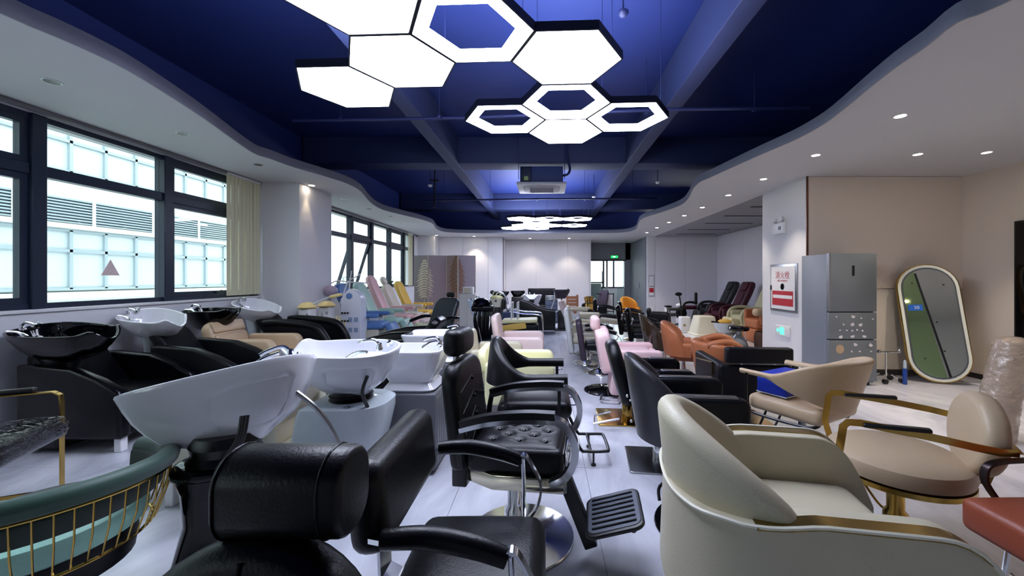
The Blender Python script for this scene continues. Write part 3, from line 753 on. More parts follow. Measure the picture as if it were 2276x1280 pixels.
def wash_unit(label, loc, rz, m_b, L=.7, Wd=.5, H=.28, ztop=.98, roll=0, pitch=0, mesh={}, cat='wash basin', hose=True, fit=True, z0=None, side=-1, group=None):
    """basin on its own stand = one thing; returns (thing, basin part)"""
    t = thing('hair_wash_basin', label, cat, loc, rz, group)
    b = basin_mesh(L, Wd, H, **mesh).build('basin', m_b, t)
    b.location = (0, 0, ztop - H); b.rotation_euler = (R(roll), R(pitch), 0)
    if fit: basin_fittings(b, L, Wd, H, hose=hose, side=side)
    return t, b

# ---- shampoo lounge chair
def lounge(label, loc, rz, m, w=.66, arm='slope', group=None, top=.72, front=.5, back=True, s=1.0, m2=None, feet=True, backz=.9, cat='shampoo chair', xb=-.42, xf=.44, base=.12):
    t = thing('shampoo_chair', label, cat, loc, rz, group, s)
    m2 = m2 or m
    for sy in (-1, 1):
        y = sy * (w / 2 + .045)
        if arm == 'slope':
            o = [(xb, base), (xf - .02, base), (xf, base + .02), (xf, front - .05), (xf - .03, front), (xf - .2, front + (top - front) * .45), (xf - .42, front + (top - front) * .85), (xb + .1, top), (xb, top)]
            M = TR((0, y + .05, 0)) @ Matrix(((1, 0, 0, 0), (0, 0, -1, 0), (0, 1, 0, 0), (0, 0, 0, 1)))
            a = MB().pad(o, .1, .028, M=M, seg=3).build('armrest', m, t)
        elif arm == 'round':
            P = [(xb + .05, top + .04), (xb + .25, top + .05), (xf - .25, top), (xf - .08, front + .12), (xf - .02, front - .06)]
            P = smoothpath([(p[0], y, p[1]) for p in P], 5)
            mb = MB(); mb.tube(P, .055, 12)
            o = [(xb + .05, base), (xf - .05, base), (xf - .03, front - .06)] + [(p.x, p.z) for p in reversed(P)]
            M = TR((0, y + .03, 0)) @ Matrix(((1, 0, 0, 0), (0, 0, -1, 0), (0, 1, 0, 0), (0, 0, 0, 1)))
            mb.pad(o, .06, .01, M=M, seg=1); a = mb.build('armrest', m, t)
    MB().rbox(xb + .12, xf + .03, -w / 2, w / 2, base + .1, .46, r=.05, seg=4, puff=.015).build('seat', m2, t)
    MB().rbox(xb, xf - .06, -w / 2 + .01, w / 2 - .01, base, base + .12, r=.02).build('base_box', m, t)
    if back:
        h = backz - .42
        M = TR((-.16, 0, .42), ry=-38) @ Matrix(((0, 0, 1, -.06), (1, 0, 0, 0), (0, 1, 0, 0), (0, 0, 0, 1)))
        MB().pad(rrect(w - .02, h * 1.2, [.12, .12, .03, .03], 6, 0, h * .6), .11, .045, M=M, seg=4).build('backrest', m2, t)
    if feet:
        for sx in (xb + .07, xf - .07):
            for sy in (-1, 1): MB().rbox(sx - .03, sx + .03, sy * (w / 2 + .02) - .03, sy * (w / 2 + .02) + .03, 0, base + .01, r=.006, seg=1).build('foot', M_whitep, t)
    return t

def merge(basin, chair_, label):
    """a wash basin bolted to its chair: one thing"""
    bpy.context.view_layer.update()
    Mi = chair_.matrix_world.inverted() @ basin.matrix_world
    for ch in list(basin.children):
        ml = ch.matrix_local.copy(); ch.parent = chair_; ch.matrix_local = Mi @ ml
    bpy.data.objects.remove(basin); chair_.name = 'shampoo_unit'; chair_['label'] = label; chair_['category'] = 'shampoo unit'
    return chair_
# ================================================================ FOREGROUND, CENTRE
# --- black barber chair with buttoned seat and ribbed footrest
t = thing('barber_chair', 'tall black barber chair with buttoned seat, curved chrome arms and ribbed black footplate', 'barber chair', (-.14, 2.2, 0), -7)
disc_base(t, .30, M_chrome)
column(t, .41, M_chrome, .045, (-.03, 0))
MB().pad([(-.30, -.15), (-.1, -.255), (.26, -.255), (.275, -.24), (.275, .24), (.26, .255), (-.1, .255), (-.30, .15)], .075, .006, M=TR((0, 0, .388)), seg=2).build('seat_frame', mat('polished_frame', (205, 198, 176), rough=.12, metal=1), t)
pts = [(x, y) for x in (-.12, .02, .16) for y in (-.14, 0, .14)] + [(x, y) for x in (-.05, .09) for y in (-.07, .07)]
tufted(t, M_blackl, -.24, .26, .48, .455, .60, pts)
MB().rbox(.262, .275, -.2, .2, .5, .57, r=.004, seg=1).build('front_plate', M_chrome, t)
th = .10; M = TR((-.28, 0, .44), ry=-7) @ Matrix(((0, 0, 1, -th / 2), (1, 0, 0, 0), (0, 1, 0, 0), (0, 0, 0, 1)))
bk = MB().pad(rrect(.46, .56, [.12, .12, .05, .05], 8, 0, .28), th, .04, M=M, seg=4).build('backrest', M_blackl, t)
fold = MB()
for k in range(4):
    for sgn in (-1, 1):
        fold.tube([M @ Vector((sgn * -.2, .08 + k * .11, th + .001)), M @ Vector((0, .19 + k * .09, th + .004)), M @ Vector((sgn * .2, .08 + k * .11, th + .001))], .0022, 5)
fold.build('quilting', M_blackm, bk)
for k in range(4): MB().sphere(M @ Vector((0, .14 + k * .1, th + .003)), .011, .011, .011, 8, 5).build('tuft_button', M_blackl, bk)
MB().rbox(-.42, -.30, -.13, .13, 1.015, 1.165, r=.05, seg=4, M=TR()).build('headrest', M_blackl, t)
MB().rbox(-.385, -.365, -.03, .03, .9, 1.04, r=.004).build('headrest_bar', M_chrome, t)
for sy in (-.2, .13): MB().rbox(-.33, -.25, sy, sy + .07, .36, .5, r=.01).build('recline_hinge', M_blackp, t)
for sy in (-1, 1):
    y = sy * .285
    P = smoothpath([(-.25, y, .725), (-.1, y, .765), (.08, y, .785), (.22, y, .785)], 5)
    a = MB().tube(P, .02, 8, flat=(.05, .032)).build('armrest', M_blackp, t)
    a.data.set_sharp_from_angle(angle=R(60))
    MB().tube([p + Vector((0, 0, -.026)) for p in P], .01, 8, flat=(.060, .022)).build('arm_trim', M_chrome, a)
    MB().tube(smoothpath([(.22, y, .765), (.275, y, .735), (.315, y, .66), (.315, y, .58), (.275, y, .5), (.2, y * .95, .45)], 5), .02, 8, flat=(.05, .034)).build('arm_bracket', M_chrome, a)
    MB().tube(smoothpath([(-.24, y, .72), (-.26, y, .6), (-.25, y, .5)]), .012, 8, flat=(.03, .012)).build('arm_support', M_blackp, a)
MB().tube([(-.05, -.12, .4), (.1, -.12, .37), (.27, -.1, .37)], .014).build('link_bar', M_blackp, t)
lg = MB()
lg.rbox(-.035, .035, -.03, .03, 0, .42, r=.008, M=TR((.395, -.13, .07), ry=-22)).build('footrest_leg', M_blackp, t)
Mf = TR((.51, -.16, .255), ry=-17, rz=0)
fp = MB().pad(rrect(.29, .34, .05), .02, .008, M=Mf).build('footplate', M_blackp, t)
MB().pad(rrect(.26, .30, .04), .004, .001, M=Mf @ TR((0, 0, .019))).build('footplate_mat', M_rubber, fp)
for i in range(7):
    yy = -.12 + i * .04
    MB().rbox(-.11, .11, yy - .005, yy + .005, .022, .031, r=.003, seg=1, M=Mf).build('tread_rib', M_blackp, fp)
MB().lathe([(.008, 0), (.014, -.01), (.012, -.04)], 10, (0, 0, 0), M=Mf @ TR((.08, -.1, 0))).build('foot_stud', M_blackp, fp)
MB().tube([(.02, -.06, .4), (.03, -.2, .34), (.04, -.27, .33)], .008).build('pump_lever', M_chrome, t)

# --- black styling chair with wide low back (front centre)
t = thing('styling_chair', 'black styling chair with wide short back and arched black arms, nearest in the centre aisle', 'salon chair', (-.22, 1.34, 0), 0)
seat(t, M_blackl, -.27, .22, .52, .38, .50, r=.07, puff=.02)
back_pad(t, M_blackl, -.27, .54, .67, .93, .11, 6, .06)
for sy in (-1, 1):
    y = sy * .285
    P = smoothpath([(-.22, y, .745), (-.1, y, .75), (.03, y, .725), (.115, y, .695)], 6)
    a = MB().tube(P, [.026 + .004 * math.sin(PI * i / 18) for i in range(len(P))], 12).build('armrest', M_blackl, t)
    MB().tube(smoothpath([(.10, y, .705), (.135, y, .715), (.17, y, .66), (.2, y, .59), (.18, y * .96, .5), (.1, y * .85, .43)], 5), .011, 8, flat=(.03, .009)).build('arm_bracket', M_chrome, a)
    MB().tube([(.125, y, .70), (.13, y * .97, .6), (.13, y * .9, .42)], .008, 6).build('arm_post', M_chrome, a)
    MB().tube([(-.2, y, .74), (-.29, y * .85, .725)], .014, 8, flat=(.03, .014)).build('back_bracket', M_chrome, a)
MB().tube([(-.24, 0, .4), (-.33, 0, .45), (-.34, 0, .7)], .012, 8, flat=(.09, .01)).build('back_strut', M_chrome, t)
column(t, .38, M_chrome, .04); disc_base(t, .27, M_chrome)

# --- black chair closest to the viewer: headrest and round-topped back
t = thing('barber_chair', 'black leather barber chair seen from close by, large headrest above a round topped back', 'barber chair', (-.58, .5, 0), -90)
# local -X points to the hall (world +Y)
MB().pad(rrect(.155, .19, .072, 9, -.3775, .977), .275, .018, M=TR((0, .155, 0)) @ Matrix(((1, 0, 0, 0), (0, 0, -1, 0), (0, 1, 0, 0), (0, 0, 0, 1))), seg=3).build('headrest', M_blackl, t)
hd = t.children[0]
for y in (-.104, .110):
    MB().tube([(-.3775 + p[0], y, .977 + p[1]) for p in rrect(.156, .191, .0725, 9)], .003, 6, closed=True).build('piping', M_blackg, hd)
MB().tube([(-.36, .0, .8), (-.37, .0, .92)], .008).build('headrest_posts', M_chrome, t)
th = .12; M = TR((-.24, -.03, .36), ry=-11) @ Matrix(((0, 0, 1, -th / 2), (1, 0, 0, 0), (0, 1, 0, 0), (0, 0, 0, 1)))
o = [( .28 * math.cos(R(a)), .27 + .28 * math.sin(R(a))) for a in range(-10, 191, 8)] + [(-.2, 0), (.2, 0)]
bk = MB().pad(o, th, .045, M=M, seg=4).build('backrest', M_blackl, t)
for y0 in (-.12, 0, .12):
    for side_z in (-.002, th + .002):
        MB().tube([M @ Vector((y0 + y0 * .7 * (1 - u) , .1 + .42 * u - abs(y0) * .35 * u, side_z)) for u in (0, .25, .5, .75, 1)], .0035, 5).build('seam', M_blackg, bk)
seat(t, M_blackl, -.1, .4, .5, .40, .53); column(t, .38, M_chrome, c=(.12, 0)); disc_base(t, .28, M_chrome, c=(.12, 0))
for sy in (-1, 1): arm_tube(t, M_blackl, M_chrome, sy * .3, x0=-.1, x1=.25, z=.72)

# --- black curved-back chair behind the barber chair
t = thing('styling_chair', 'black chair with buttoned curved back and padded flat arms, behind the tall barber chair', 'salon chair', (-.10, 3.2, 0), 0)
seat(t, M_blackl, -.27, .30, .56, .38, .51, r=.06, puff=.02)
# low-back shell that flows into the arms
P = [(.26, -.30), (.12, -.305), (-.05, -.305), (-.18, -.29), (-.28, -.22), (-.335, -.1), (-.345, 0), (-.335, .1), (-.28, .22), (-.18, .29), (-.05, .305), (.12, .305), (.26, .30)]
P = [tuple(p) for p in smoothpath([(a, b, 0) for a, b in P], 3)]
zt = []; zb = []
for p in P:
    u = min(1, max(0, (p[0] + .34) / .30)); zt.append(.735 + .235 * (1 - u) ** 1.5); zb.append(.66 - .04 * (1 - u))
b = MB().wallstrip(P, zb, zt, .08, .12).build('backrest', M_blackl, t)
buttons(b, [(-.318, y, z) for z in (.76, .86) for y in (-.1, 0, .1)], M_blackg, .013)
for sy in (-1, 1):
    MB().tube([(.2, sy * .29, .68), (.2, sy * .28, .42)], .014, 8, flat=(.025, .018)).build('arm_post', M_blackp, t)
    MB().tube([(-.2, sy * .28, .68), (-.2, sy * .26, .42)], .014, 8, flat=(.025, .018)).build('arm_post', M_blackp, t)
foot_loop(t, .42, .34, .11, .40, M_blackp, .013, .24)
column(t, .38, M_chrome); square_base(t, .44, M_steel)
for y in (-.17, .17): MB().lathe([(.02, 0), (.02, .012), (.008, .016), (.008, .11)], 12, (.47, y, 0)).build('foot_stud', M_blackp, t)

# ================================================================ FOREGROUND, LEFT
# --- big white basin on a black pedestal
t, b = wash_unit('large white ceramic wash basin tilted towards the viewer on a glossy black pedestal', (-1.48, 1.85, 0), 180 + 27, M_white, L=.78, Wd=.50, H=.35, ztop=1.0, roll=17, pitch=9,
    mesh=dict(taper=.62, p=3.0, notch=.0, lip=.0, rise=.0, recess=.52, off=-.02, foot=.22), side=1, hose=False)
MB().lathe([(.12, 0), (.15, .02), (.13, .05), (.14, .09), (.12, .13)], 28, (.02, 0, .60), M=TR()).build('bellows', M_blackp, t)
q = MB(); q.pad(rrect(.36, .3, .14, 8), .05, .02, M=TR((.04, 0, .56))); q.build('pedestal_cap', M_blackgl, t)
rg = []
for z, cx, w, d in ((0, .10, .30, .40), (.06, .11, .28, .36), (.2, .10, .2, .25), (.35, .07, .2, .2), (.5, .05, .26, .24), (.57, .04, .32, .28)):
    rg.append([(cx + p[0], p[1], z) for p in rrect(w, d, min(w, d) * .35, 6)])
MB().loft(rg).build('pedestal', M_blackgl, t)
for k, (dx, dy) in enumerate(((0, 0), (.012, .008), (.02, -.006))):
    MB().tube(smoothpath([(-.10 + dx, .235, .86), (-.085 + dx, .25, .76), (-.03 + dx * 2, .22 + dy, .64), (-.0 + dx, .16, .57)]), .008).build('hose', M_blackp, t)
MB().tube(smoothpath([(-.25, .05, .9), (-.36, .06, .78), (-.44, .04, .6), (-.47, .02, .42)]), .012).build('drain_hose', M_steel, t)

# --- white basin on white shell pedestal
t, b = wash_unit('white wash basin on a white moulded pedestal with a black bellows collar', (-1.33, 2.58, 0), 180, M_white, L=.74, Wd=.5, H=.31, ztop=1.0, roll=-6, pitch=0,
    mesh=dict(taper=.25, p=2.5, notch=.07, lip=.03, rise=-.0, recess=.5, off=-.08, foot=.26), side=1)
MB().lathe([(.125, 0), (.135, .01), (.12, .02), (.135, .035), (.12, .045), (.135, .06), (.12, .07), (.12, .09)], 28, (-.05, 0, .63)).build('bellows', M_blackp, t)
rg = []
for z, x0, x1, d in ((0, -.16, .2, .36), (.02, -.17, .21, .38), (.25, -.22, .23, .42), (.45, -.28, .22, .44), (.6, -.31, .19, .46), (.65, -.31, .17, .46), (.66, -.29, .15, .44)):
    w = x1 - x0; rg.append([((x0 + x1) / 2 + p[0], p[1], z) for p in rrect(w, d, [.03, .18, .18, .03], 7)])
MB().loft(rg).build('pedestal', M_whitegl, t)
MB().lathe([(.02, 0), (.02, .012), (.01, .016)], 12, (-.12, .2, .655)).build('hose_grommet', M_steel, t)

def box_basin(label, loc, rz, L, Wd, H, ztop, mb_, mat_base, bw):
    t = thing('hair_wash_basin', label, 'wash basin', loc, rz)
    b = basin_mesh(L, Wd, H, taper=.06, p=5.5, notch=.05, lip=.0, foot=.62, off=-.02).build('basin', mb_, t); b.location = (0, 0, ztop - H)
    basin_fittings(b, L, Wd, H, hose=False)
    MB().lathe([(.1, 0), (.1, .04)], 20, (0, 0, H * .01), M=TR((L * .38, 0, .0))).build('neck_rest', M_blackp, b) if False else None
    MB().rbox(L * .42, L * .5, -.1, .1, H - .08, H - .005, r=.03).build('neck_rest', M_blackp, b)
    q = MB(); q.rbox(-bw[0] / 2, bw[0] / 2, -bw[1] / 2, bw[1] / 2, 0.03, ztop - H + .02, r=.02); q.build('cabinet', mat_base, t)
    for i in range(6): MB().rbox(-bw[0] / 2 - .004, -bw[0] / 2 + .004, -bw[1] / 2 + .03 + i * (bw[1] - .06) / 6, -bw[1] / 2 + .02 + (i + 1) * (bw[1] - .06) / 6, .06, ztop - H - .02, r=.003, seg=1).build('cabinet_panel', mat_base, t)
    for i in range(4): MB().rbox(-bw[0] / 2 + .03 + i * (bw[0] - .06) / 4, -bw[0] / 2 + .02 + (i + 1) * (bw[0] - .06) / 4, -bw[1] / 2 - .004, -bw[1] / 2 + .004, .06, ztop - H - .02, r=.003, seg=1).build('cabinet_panel', mat_base, t)
    return t
M_greyboard = mat('grey_board', (96, 97, 104), rough=.4, vary=.1)
box_basin('square deep white basin on a dark grey panelled cabinet, beside the barber chair headrest', (-1.03, 3.07, 0), 180, .50, .46, .33, .91, M_white, M_greyboard, (.44, .40))
box_basin('second square white basin with black neck rest, further back than the cabinet basin', (-1.12, 4.0, 0), 180, .62, .48, .3, .90, M_white, M_greyboard, (.4, .38))

# --- sand-coloured shampoo chair serving the white basin
lounge('sand coloured shampoo chair between the two big white basins', (-2.10, 2.78, 0), 180, mat('sand_shell', (182, 180, 160), rough=.35), w=.5, top=.78, front=.56, backz=.84, arm='slope', m2=M_sandl, base=.16, xb=-.36, xf=.36)

# --- green velvet chair with gold wire sides
t = thing('barrel_chair', 'dark green barrel chair with gold wire fence and mint seat band, bottom left', 'salon chair', (-1.93, 1.50, 0), 128)
M_green = mat('green_velvet', (34, 72, 58), rough=.55, sheen=.4, vary=.08); M_mint = leather('mint_leather', (172, 226, 206))
P = arcpath(0, 0, .35, .35, 40, 320, 40); zt = [.72 + .03 * math.cos(R(a) * 1) * -1 for a in [40 + 280 * i / 39 for i in range(40)]]
MB().wallstrip(P, [z - .075 for z in zt], zt, .07, .1).build('back_rail', M_green, t)
MB().tube([(p[0] * 1.03, p[1] * 1.03, z - .08) for p, z in zip(P, zt)], .006).build('rail_hoop', M_gold, t)
MB().tube([(p[0] * .86, p[1] * .86, .43) for p in P], .006).build('seat_hoop', M_gold, t)
for i in range(0, 40, 1):
    if i % 1 == 0:
        p = P[i]; z = zt[i]
        MB().tube([(p[0] * 1.03, p[1] * 1.03, z - .08), (p[0] * 1.0, p[1] * 1.0, .55), (p[0] * .9, p[1] * .9, .44), (p[0] * .84, p[1] * .84, .43)], .0032, 5).build('wire', M_gold, t)
MB().wallstrip(arcpath(0, 0, .318, .318, 40, 320, 40), .575, .66, .03, .1).build('inner_back', mat('deep_green_velvet', (30, 50, 42), rough=.6, sheen=.3), t)
MB().lathe([(.05, .45), (.26, .45), (.285, .465), (.293, .50), (.285, .54), (.262, .552), (.255, .50)], 36).build('seat_band', M_mint, t)
MB().lathe([(.05, .50), (.25, .50), (.258, .53), (.25, .555), (.22, .568), (.05, .572)], 36).build('seat', MATS['deep_green_velvet'], t)
MB().lathe([(.16, .30), (.25, .33), (.26, .4), (.255, .46), (.05, .461)], 32).build('seat_shell', M_blackm, t)
column(t, .32, M_blackp, .05, lever=False); disc_base(t, .27, M_blackgl)

# --- black chair with gold arms still in plastic wrap
t = thing('styling_chair', 'black chair with flat gold arms and roll back wrapped in clear plastic, far left edge', 'salon chair', (-3.42, 2.26, 0), 24)
seat(t, M_blackg, -.3, .33, .58, .38, .50, r=.05, puff=.02)
M_wrap = glass_mat('clear_plastic_wrap', (235, 235, 240))
nt = M_wrap.node_tree
for n_ in nt.nodes:
    if n_.type == 'BSDF_GLOSSY': n_.inputs['Roughness'].default_value = .08
    if n_.type == 'MATH' and n_.operation == 'MULTIPLY_ADD': n_.inputs[2].default_value = .05
nz = nt.nodes.new('ShaderNodeTexNoise'); nz.inputs['Scale'].default_value = 6; nz.inputs['Distortion'].default_value = 2
bp = nt.nodes.new('ShaderNodeBump'); bp.inputs['Strength'].default_value = 1; bp.inputs['Distance'].default_value = .012
nt.links.new(nz.outputs['Fac'], bp.inputs['Height'])
for n_ in nt.nodes:
    if n_.type == 'BSDF_GLOSSY': nt.links.new(bp.outputs['Normal'], n_.inputs['Normal'])
wr_ = MB().rbox(-.31, .345, -.3, .3, .385, .53, r=.05, seg=4, puff=.02).build('plastic_cover', M_wrap, t)
MB().tube([(-.27, -.24, .66), (-.27, .24, .66)], .085, 20).build('back_roll', M_blackg, t)
MB().tube([(-.27, -.26, .67), (-.27, .26, .67)], .098, 20).build('roll_cover', M_wrap, t)
for sy in (-1, 1):
    y = sy * .30
    a = MB().rbox(-.16, .17, y - .025, y + .025, .69, .725, r=.014).build('armrest', M_blackp, t)
    MB().tube([(-.26, y, .68), (.14, y, .685), (.25, y, .685), (.285, y, .66), (.29, y, .6), (.29, y, .42), (.29, y, .02)], .01, flat=(.038, .008)).build('gold_leg', M_gold, t)
    MB().tube([(-.26, y, .68), (-.28, y, .4), (-.30, y, .02)], .01, flat=(.038, .008)).build('gold_leg', M_gold, t)
    MB().tube([(-.3, y, .02), (.29, y, .02)], .012, flat=(.02, .02)).build('floor_bar', M_gold, t)
MB().tube([(.29, -.3, .02), (.29, .3, .02)], .012, flat=(.02, .02)).build('floor_bar', M_gold, t)
MB().tube([(0, -.3, .4), (0, .3, .4)], .012, flat=(.03, .012)).build('cross_bar', M_gold, t)

# ---- the row of shampoo units under the near window
U_ = lounge('x', (-3.93, 3.58, 0), 0, M_blackg, w=.56, top=.73, front=.52, backz=.86)
t, b = wash_unit('glossy black wash basin at the left edge, nearest of the basins under the windows', (-4.06, 3.36, 0), -4, M_blackgl, L=.86, Wd=.50, H=.27, ztop=1.02, roll=10, pitch=2, mesh=dict(taper=.35, p=2.4, notch=.05, lip=.03, foot=.3), hose=False)
MB().lathe([(.1, .3), (.07, .34), (.06, .6), (.1, .7), (.12, .78)], 24, (-.1, 0, 0)).build('pedestal', M_blackp, t)
b2 = MB().rbox(-.22, .02, -.12, .12, 0.02, .32, r=.03).build('pedestal_foot', M_blackp, t)
merge(t, U_, 'black shampoo unit with sloping arms and glossy black basin, nearest one under the left window')
U_ = lounge('x', (-3.60, 4.27, 0), 0, M_blackm, w=.42, top=.76, front=.56, backz=.95, base=.14)
t, b = wash_unit('white wash basin with chrome tap over the second black shampoo chair', (-4.17, 4.22, 0), -12, M_white, L=.74, Wd=.46, H=.25, ztop=1.06, roll=14, pitch=6, mesh=dict(taper=.35, p=2.4, notch=.06, lip=.03, foot=.3), hose=False)
MB().lathe([(.16, 0), (.15, .03), (.06, .08), (.05, .5), (.08, .72), (.1, .83)], 24, (-.08, 0, 0)).build('pedestal', M_whitegl, t)
merge(t, U_, 'black shampoo unit with a white basin and chrome tap, behind the nearest window unit')
# beige padded chair with black basin
U_ = t = thing('shampoo_chair', 'x', 'shampoo chair', (-3.66, 4.93, 0), 0)
seat(t, M_beigel, -.3, .42, .44, .36, .5, r=.05)
for sy in (-1, 1): arm_block(t, M_beigel, sy * .26, -.25, .42, .36, .72, .12, .1)
bk = back_pad(t, M_beigel, -.26, .54, .42, .94, .14, 20, .12)
M = TR((-.26, 0, .42), ry=-20)
for k in range(3): MB().rbox(.05, .1, -.24, .24, .04 + k * .16, .18 + k * .16, r=.03, M=M).build('back_cushion', M_beigel, bk)
for x in (-.2, .36):
    for y in (-.26, .26): MB().tube([(x, y, .37), (x + .02, y, 0)], .012).build('leg', M_blackp, t)
MB().rbox(-.28, .42, -.27, .27, .33, .36, r=.01).build('seat_frame', M_blackp, t)
t, b = wash_unit('glossy black wash basin above the beige armchair', (-4.15, 4.9, 0), -6, M_blackgl, L=.66, Wd=.44, H=.25, ztop=1.06, roll=4, pitch=0, mesh=dict(taper=.3, p=2.6, notch=.05, lip=.02, foot=.34), hose=False)
MB().lathe([(.16, 0), (.15, .03), (.06, .08), (.05, .5), (.08, .74), (.1, .84)], 24, (-.05, 0, 0)).build('pedestal', M_blackp, t)
merge(t, U_, 'beige padded shampoo unit on thin black legs with a black basin')
U_ = lounge('x', (-3.55, 5.72, 0), 0, M_blackm, w=.44, top=.78, front=.5, backz=.95, arm='round', xf=.55)
t, b = wash_unit('white wash basin tipped forward over the round armed black chair beside the pillar', (-4.16, 5.66, 0), -10, M_white, L=.7, Wd=.46, H=.24, ztop=1.08, roll=12, pitch=12, mesh=dict(taper=.3, p=2.4, notch=.04, lip=.02, foot=.34), hose=False)
MB().lathe([(.16, 0), (.15, .03), (.06, .08), (.05, .5), (.09, .76), (.11, .86)], 24, (-.06, 0, 0)).build('pedestal', M_whitegl, t)
merge(t, U_, 'black shampoo unit with thick rounded arms and tipped white basin beside the pillar')

# ================================================================ FOREGROUND, RIGHT
# --- big cream barrel chair
t = thing('barrel_chair', 'large cream leather tub chair with gold strips along its arms, nearest at the right', 'salon chair', (1.02, 1.60, 0), -10)
P = [(.47, -.36), (.38, -.375), (.25, -.38), (.1, -.38), (-.08, -.38), (-.25, -.37), (-.38, -.3), (-.46, -.17), (-.48, 0), (-.46, .17), (-.38, .3), (-.25, .37), (-.08, .38), (.1, .38), (.25, .38), (.38, .375), (.47, .36)]
P = [tuple(p) for p in smoothpath([(a, b, 0) for a, b in P], 4)]
zt = []
for p in P:
    x = p[0]
    z = .685 if x < .2 else .685 - .30 * ((x - .2) / .27) ** 2.6
    if x < -.1: z -= .05 * min(1, (-.1 - x) / .3)
    zt.append(z)
sh = MB().wallstrip(P, .22, zt, .10, .04, round_=False).build('outer_shell', M_creaml, t)
MB().tube([(p[0] + (.0 if abs(p[1]) > .34 else -.045) , p[1] * 1.0 + math.copysign(.046 if abs(p[1]) > .34 else .02 * abs(p[1]) / .34, p[1]), z + .002) for p, z in zip(P, zt)], .007, 6).build('piping', mat('cream_piping', (232, 228, 208), rough=.4), sh)
for sy in (-1, 1):
    G = []
    for i in range(21):
        x = -.28 + .62 * i / 20; z = .685 if x < .2 else .685 - .30 * ((x - .2) / .27) ** 2.6
        if x < -.1: z -= .05 * min(1, (-.1 - x) / .3)
        ysh = .38 if x > -.2 else .38 - (-.2 - x) * .2
        G.append((x, sy * (ysh + .015), z + .000))
    rings = [[(g[0], g[1] - .034, g[2] - .008), (g[0], g[1] + .030, g[2] - .008), (g[0], g[1] + .030, g[2] + .004), (g[0], g[1] - .034, g[2] + .004)] for g in G]
    MB().loft(rings, smooth=False).build('arm_strip', M_golddk, t)
Pb = arcpath(-.0, 0, .44, .352, 106, 254, 31); Zb = []
for i in range(31):
    u = abs(i / 30 * 2 - 1); Zb.append(.66 + .27 * (math.cos(u * PI / 2)) ** .8)
MB().wallstrip(Pb, .40, Zb, .11, .10).build('backrest', M_creaml, t)
MB().rbox(-.36, .36, -.33, .33, .30, .48, r=.06, seg=4, puff=.02).build('seat', M_creaml, t)
MB().rbox(-.38, .34, -.33, .33, .2, .31, r=.03).build('seat_base', M_creaml, t)
column(t, .2, M_chrome, lever=False); disc_base(t, .28, M_blackgl)
t = thing('chair_base', 'round black chair base showing behind the large cream tub chair', 'chair base', (.93, 2.28, 0))
MB().lathe([(.285, 0), (.29, .008), (.285, .016), (.2, .026), (.07, .045), (.06, .3)], 40).build('base_disc', M_blackgl, t)
MB().tube(smoothpath([(-.0, .05, .28), (-.22, .1, .2), (-.24, .1, .1)]), .01).build('foot_bar', M_blackp, t)

# --- beige round-back chair on gold frame
t = thing('styling_chair', 'beige chair with round seat, round back pad and flat gold arm frame', 'salon chair', (1.93, 2.16, 0), 150)
MB().lathe([(.05, .40), (.27, .40), (.305, .415), (.315, .45), (.305, .49), (.26, .515), (.05, .522)], 44).build('seat', M_beige2, t)
MB().lathe([(.285, .375), (.31, .38), (.31, .405), (.285, .405)], 44).build('seat_ring', M_gold, t)
M = TR((-.32, 0, .66), ry=-6) @ Matrix(((0, 0, 1, -.045), (1, 0, 0, 0), (0, 1, 0, 0), (0, 0, 0, 1)))
MB().pad(ellipse(.245, .205, 40), .10, .04, M=M, seg=4).build('backrest', M_beige2, t)
for sy in (-1, 1):
    y = sy * .30
    MB().tube([(.26, y * .9, .40), (.29, y, .52), (.27, y, .68), (.25, y, .705), (.2, y, .71), (-.08, y, .69), (-.22, y, .675), (-.30, y * .95, .665), (-.375, y * .8, .66)], .01, flat=(.035, .008)).build('arm_frame', M_gold, t)
    MB().rbox(-.12, .14, y - .02, y + .02, .705, .725, r=.008, M=TR((0, 0, .0), ry=4)).build('arm_pad', M_blackp, t)
MB().tube(arcpath3 if False else [(-.375 - .02 * math.cos(i / 10 * PI - PI / 2), .24 - .48 * i / 10, .66) for i in range(11)], .01, flat=(.026, .008)).build('back_band', M_gold, t)
bkz = MB().tube([(-.40, 0, .655), (-.40, -.06, .60), (-.39, 0, .53), (-.36, 0, .42), (-.24, 0, .39)], .01, flat=(.02, .006)).build('back_brace', M_golddk, t)
column(t, .37, M_gold, .04); square_base(t, .44, M_golddk)
MB().rbox(.2, .42, -.09, .09, .30, .315, r=.003, seg=1, M=TR()).build('front_flap', M_golddk, t)
foot_loop(t, .38, .26, .12, .36, M_blackp, .008, .2)

# --- beige shell chair with a blue cushion box
t = thing('styling_chair', 'beige shell chair with sweeping arms and black tube frame, holding a blue box', 'salon chair', (1.98, 3.02, 0), 119)
seat(t, M_beigel, -.26, .28, .54, .42, .535, r=.045)
P = arcpath(-.0, 0, .31, .31, 78, 282, 37); Z0 = []; Z1 = []
k = len(P)
ext = [(.30 - .05 * i, .305) for i in range(6)]
P = ext + P[1:-1] + [(x, -y) for x, y in reversed(ext)]
for p in P:
    u = min(1, max(0, (p[0] + .31) / .40)); Z1.append(.735 + .15 * (0.5 + 0.5 * math.cos(u * PI))); Z0.append(.50 + .195 * u ** .8)
MB().wallstrip(P, Z0, Z1, .045, .28).build('shell_back', M_beigel, t)
for sy in (-1, 1):
    MB().tube(smoothpath([(.24, sy * .33, .71), (.25, sy * .32, .6), (.25, sy * .31, .46), (.2, sy * .29, .40), (-.15, sy * .25, .395), (-.22, sy * .2, .42)], 5), .011).build('side_frame', M_blackp, t)
column(t, .42, M_steel, .028, lever=False); disc_base(t, .25, M_chrome); foot_loop(t, .36, .26, .14, .40, M_blackp, .009, .2)
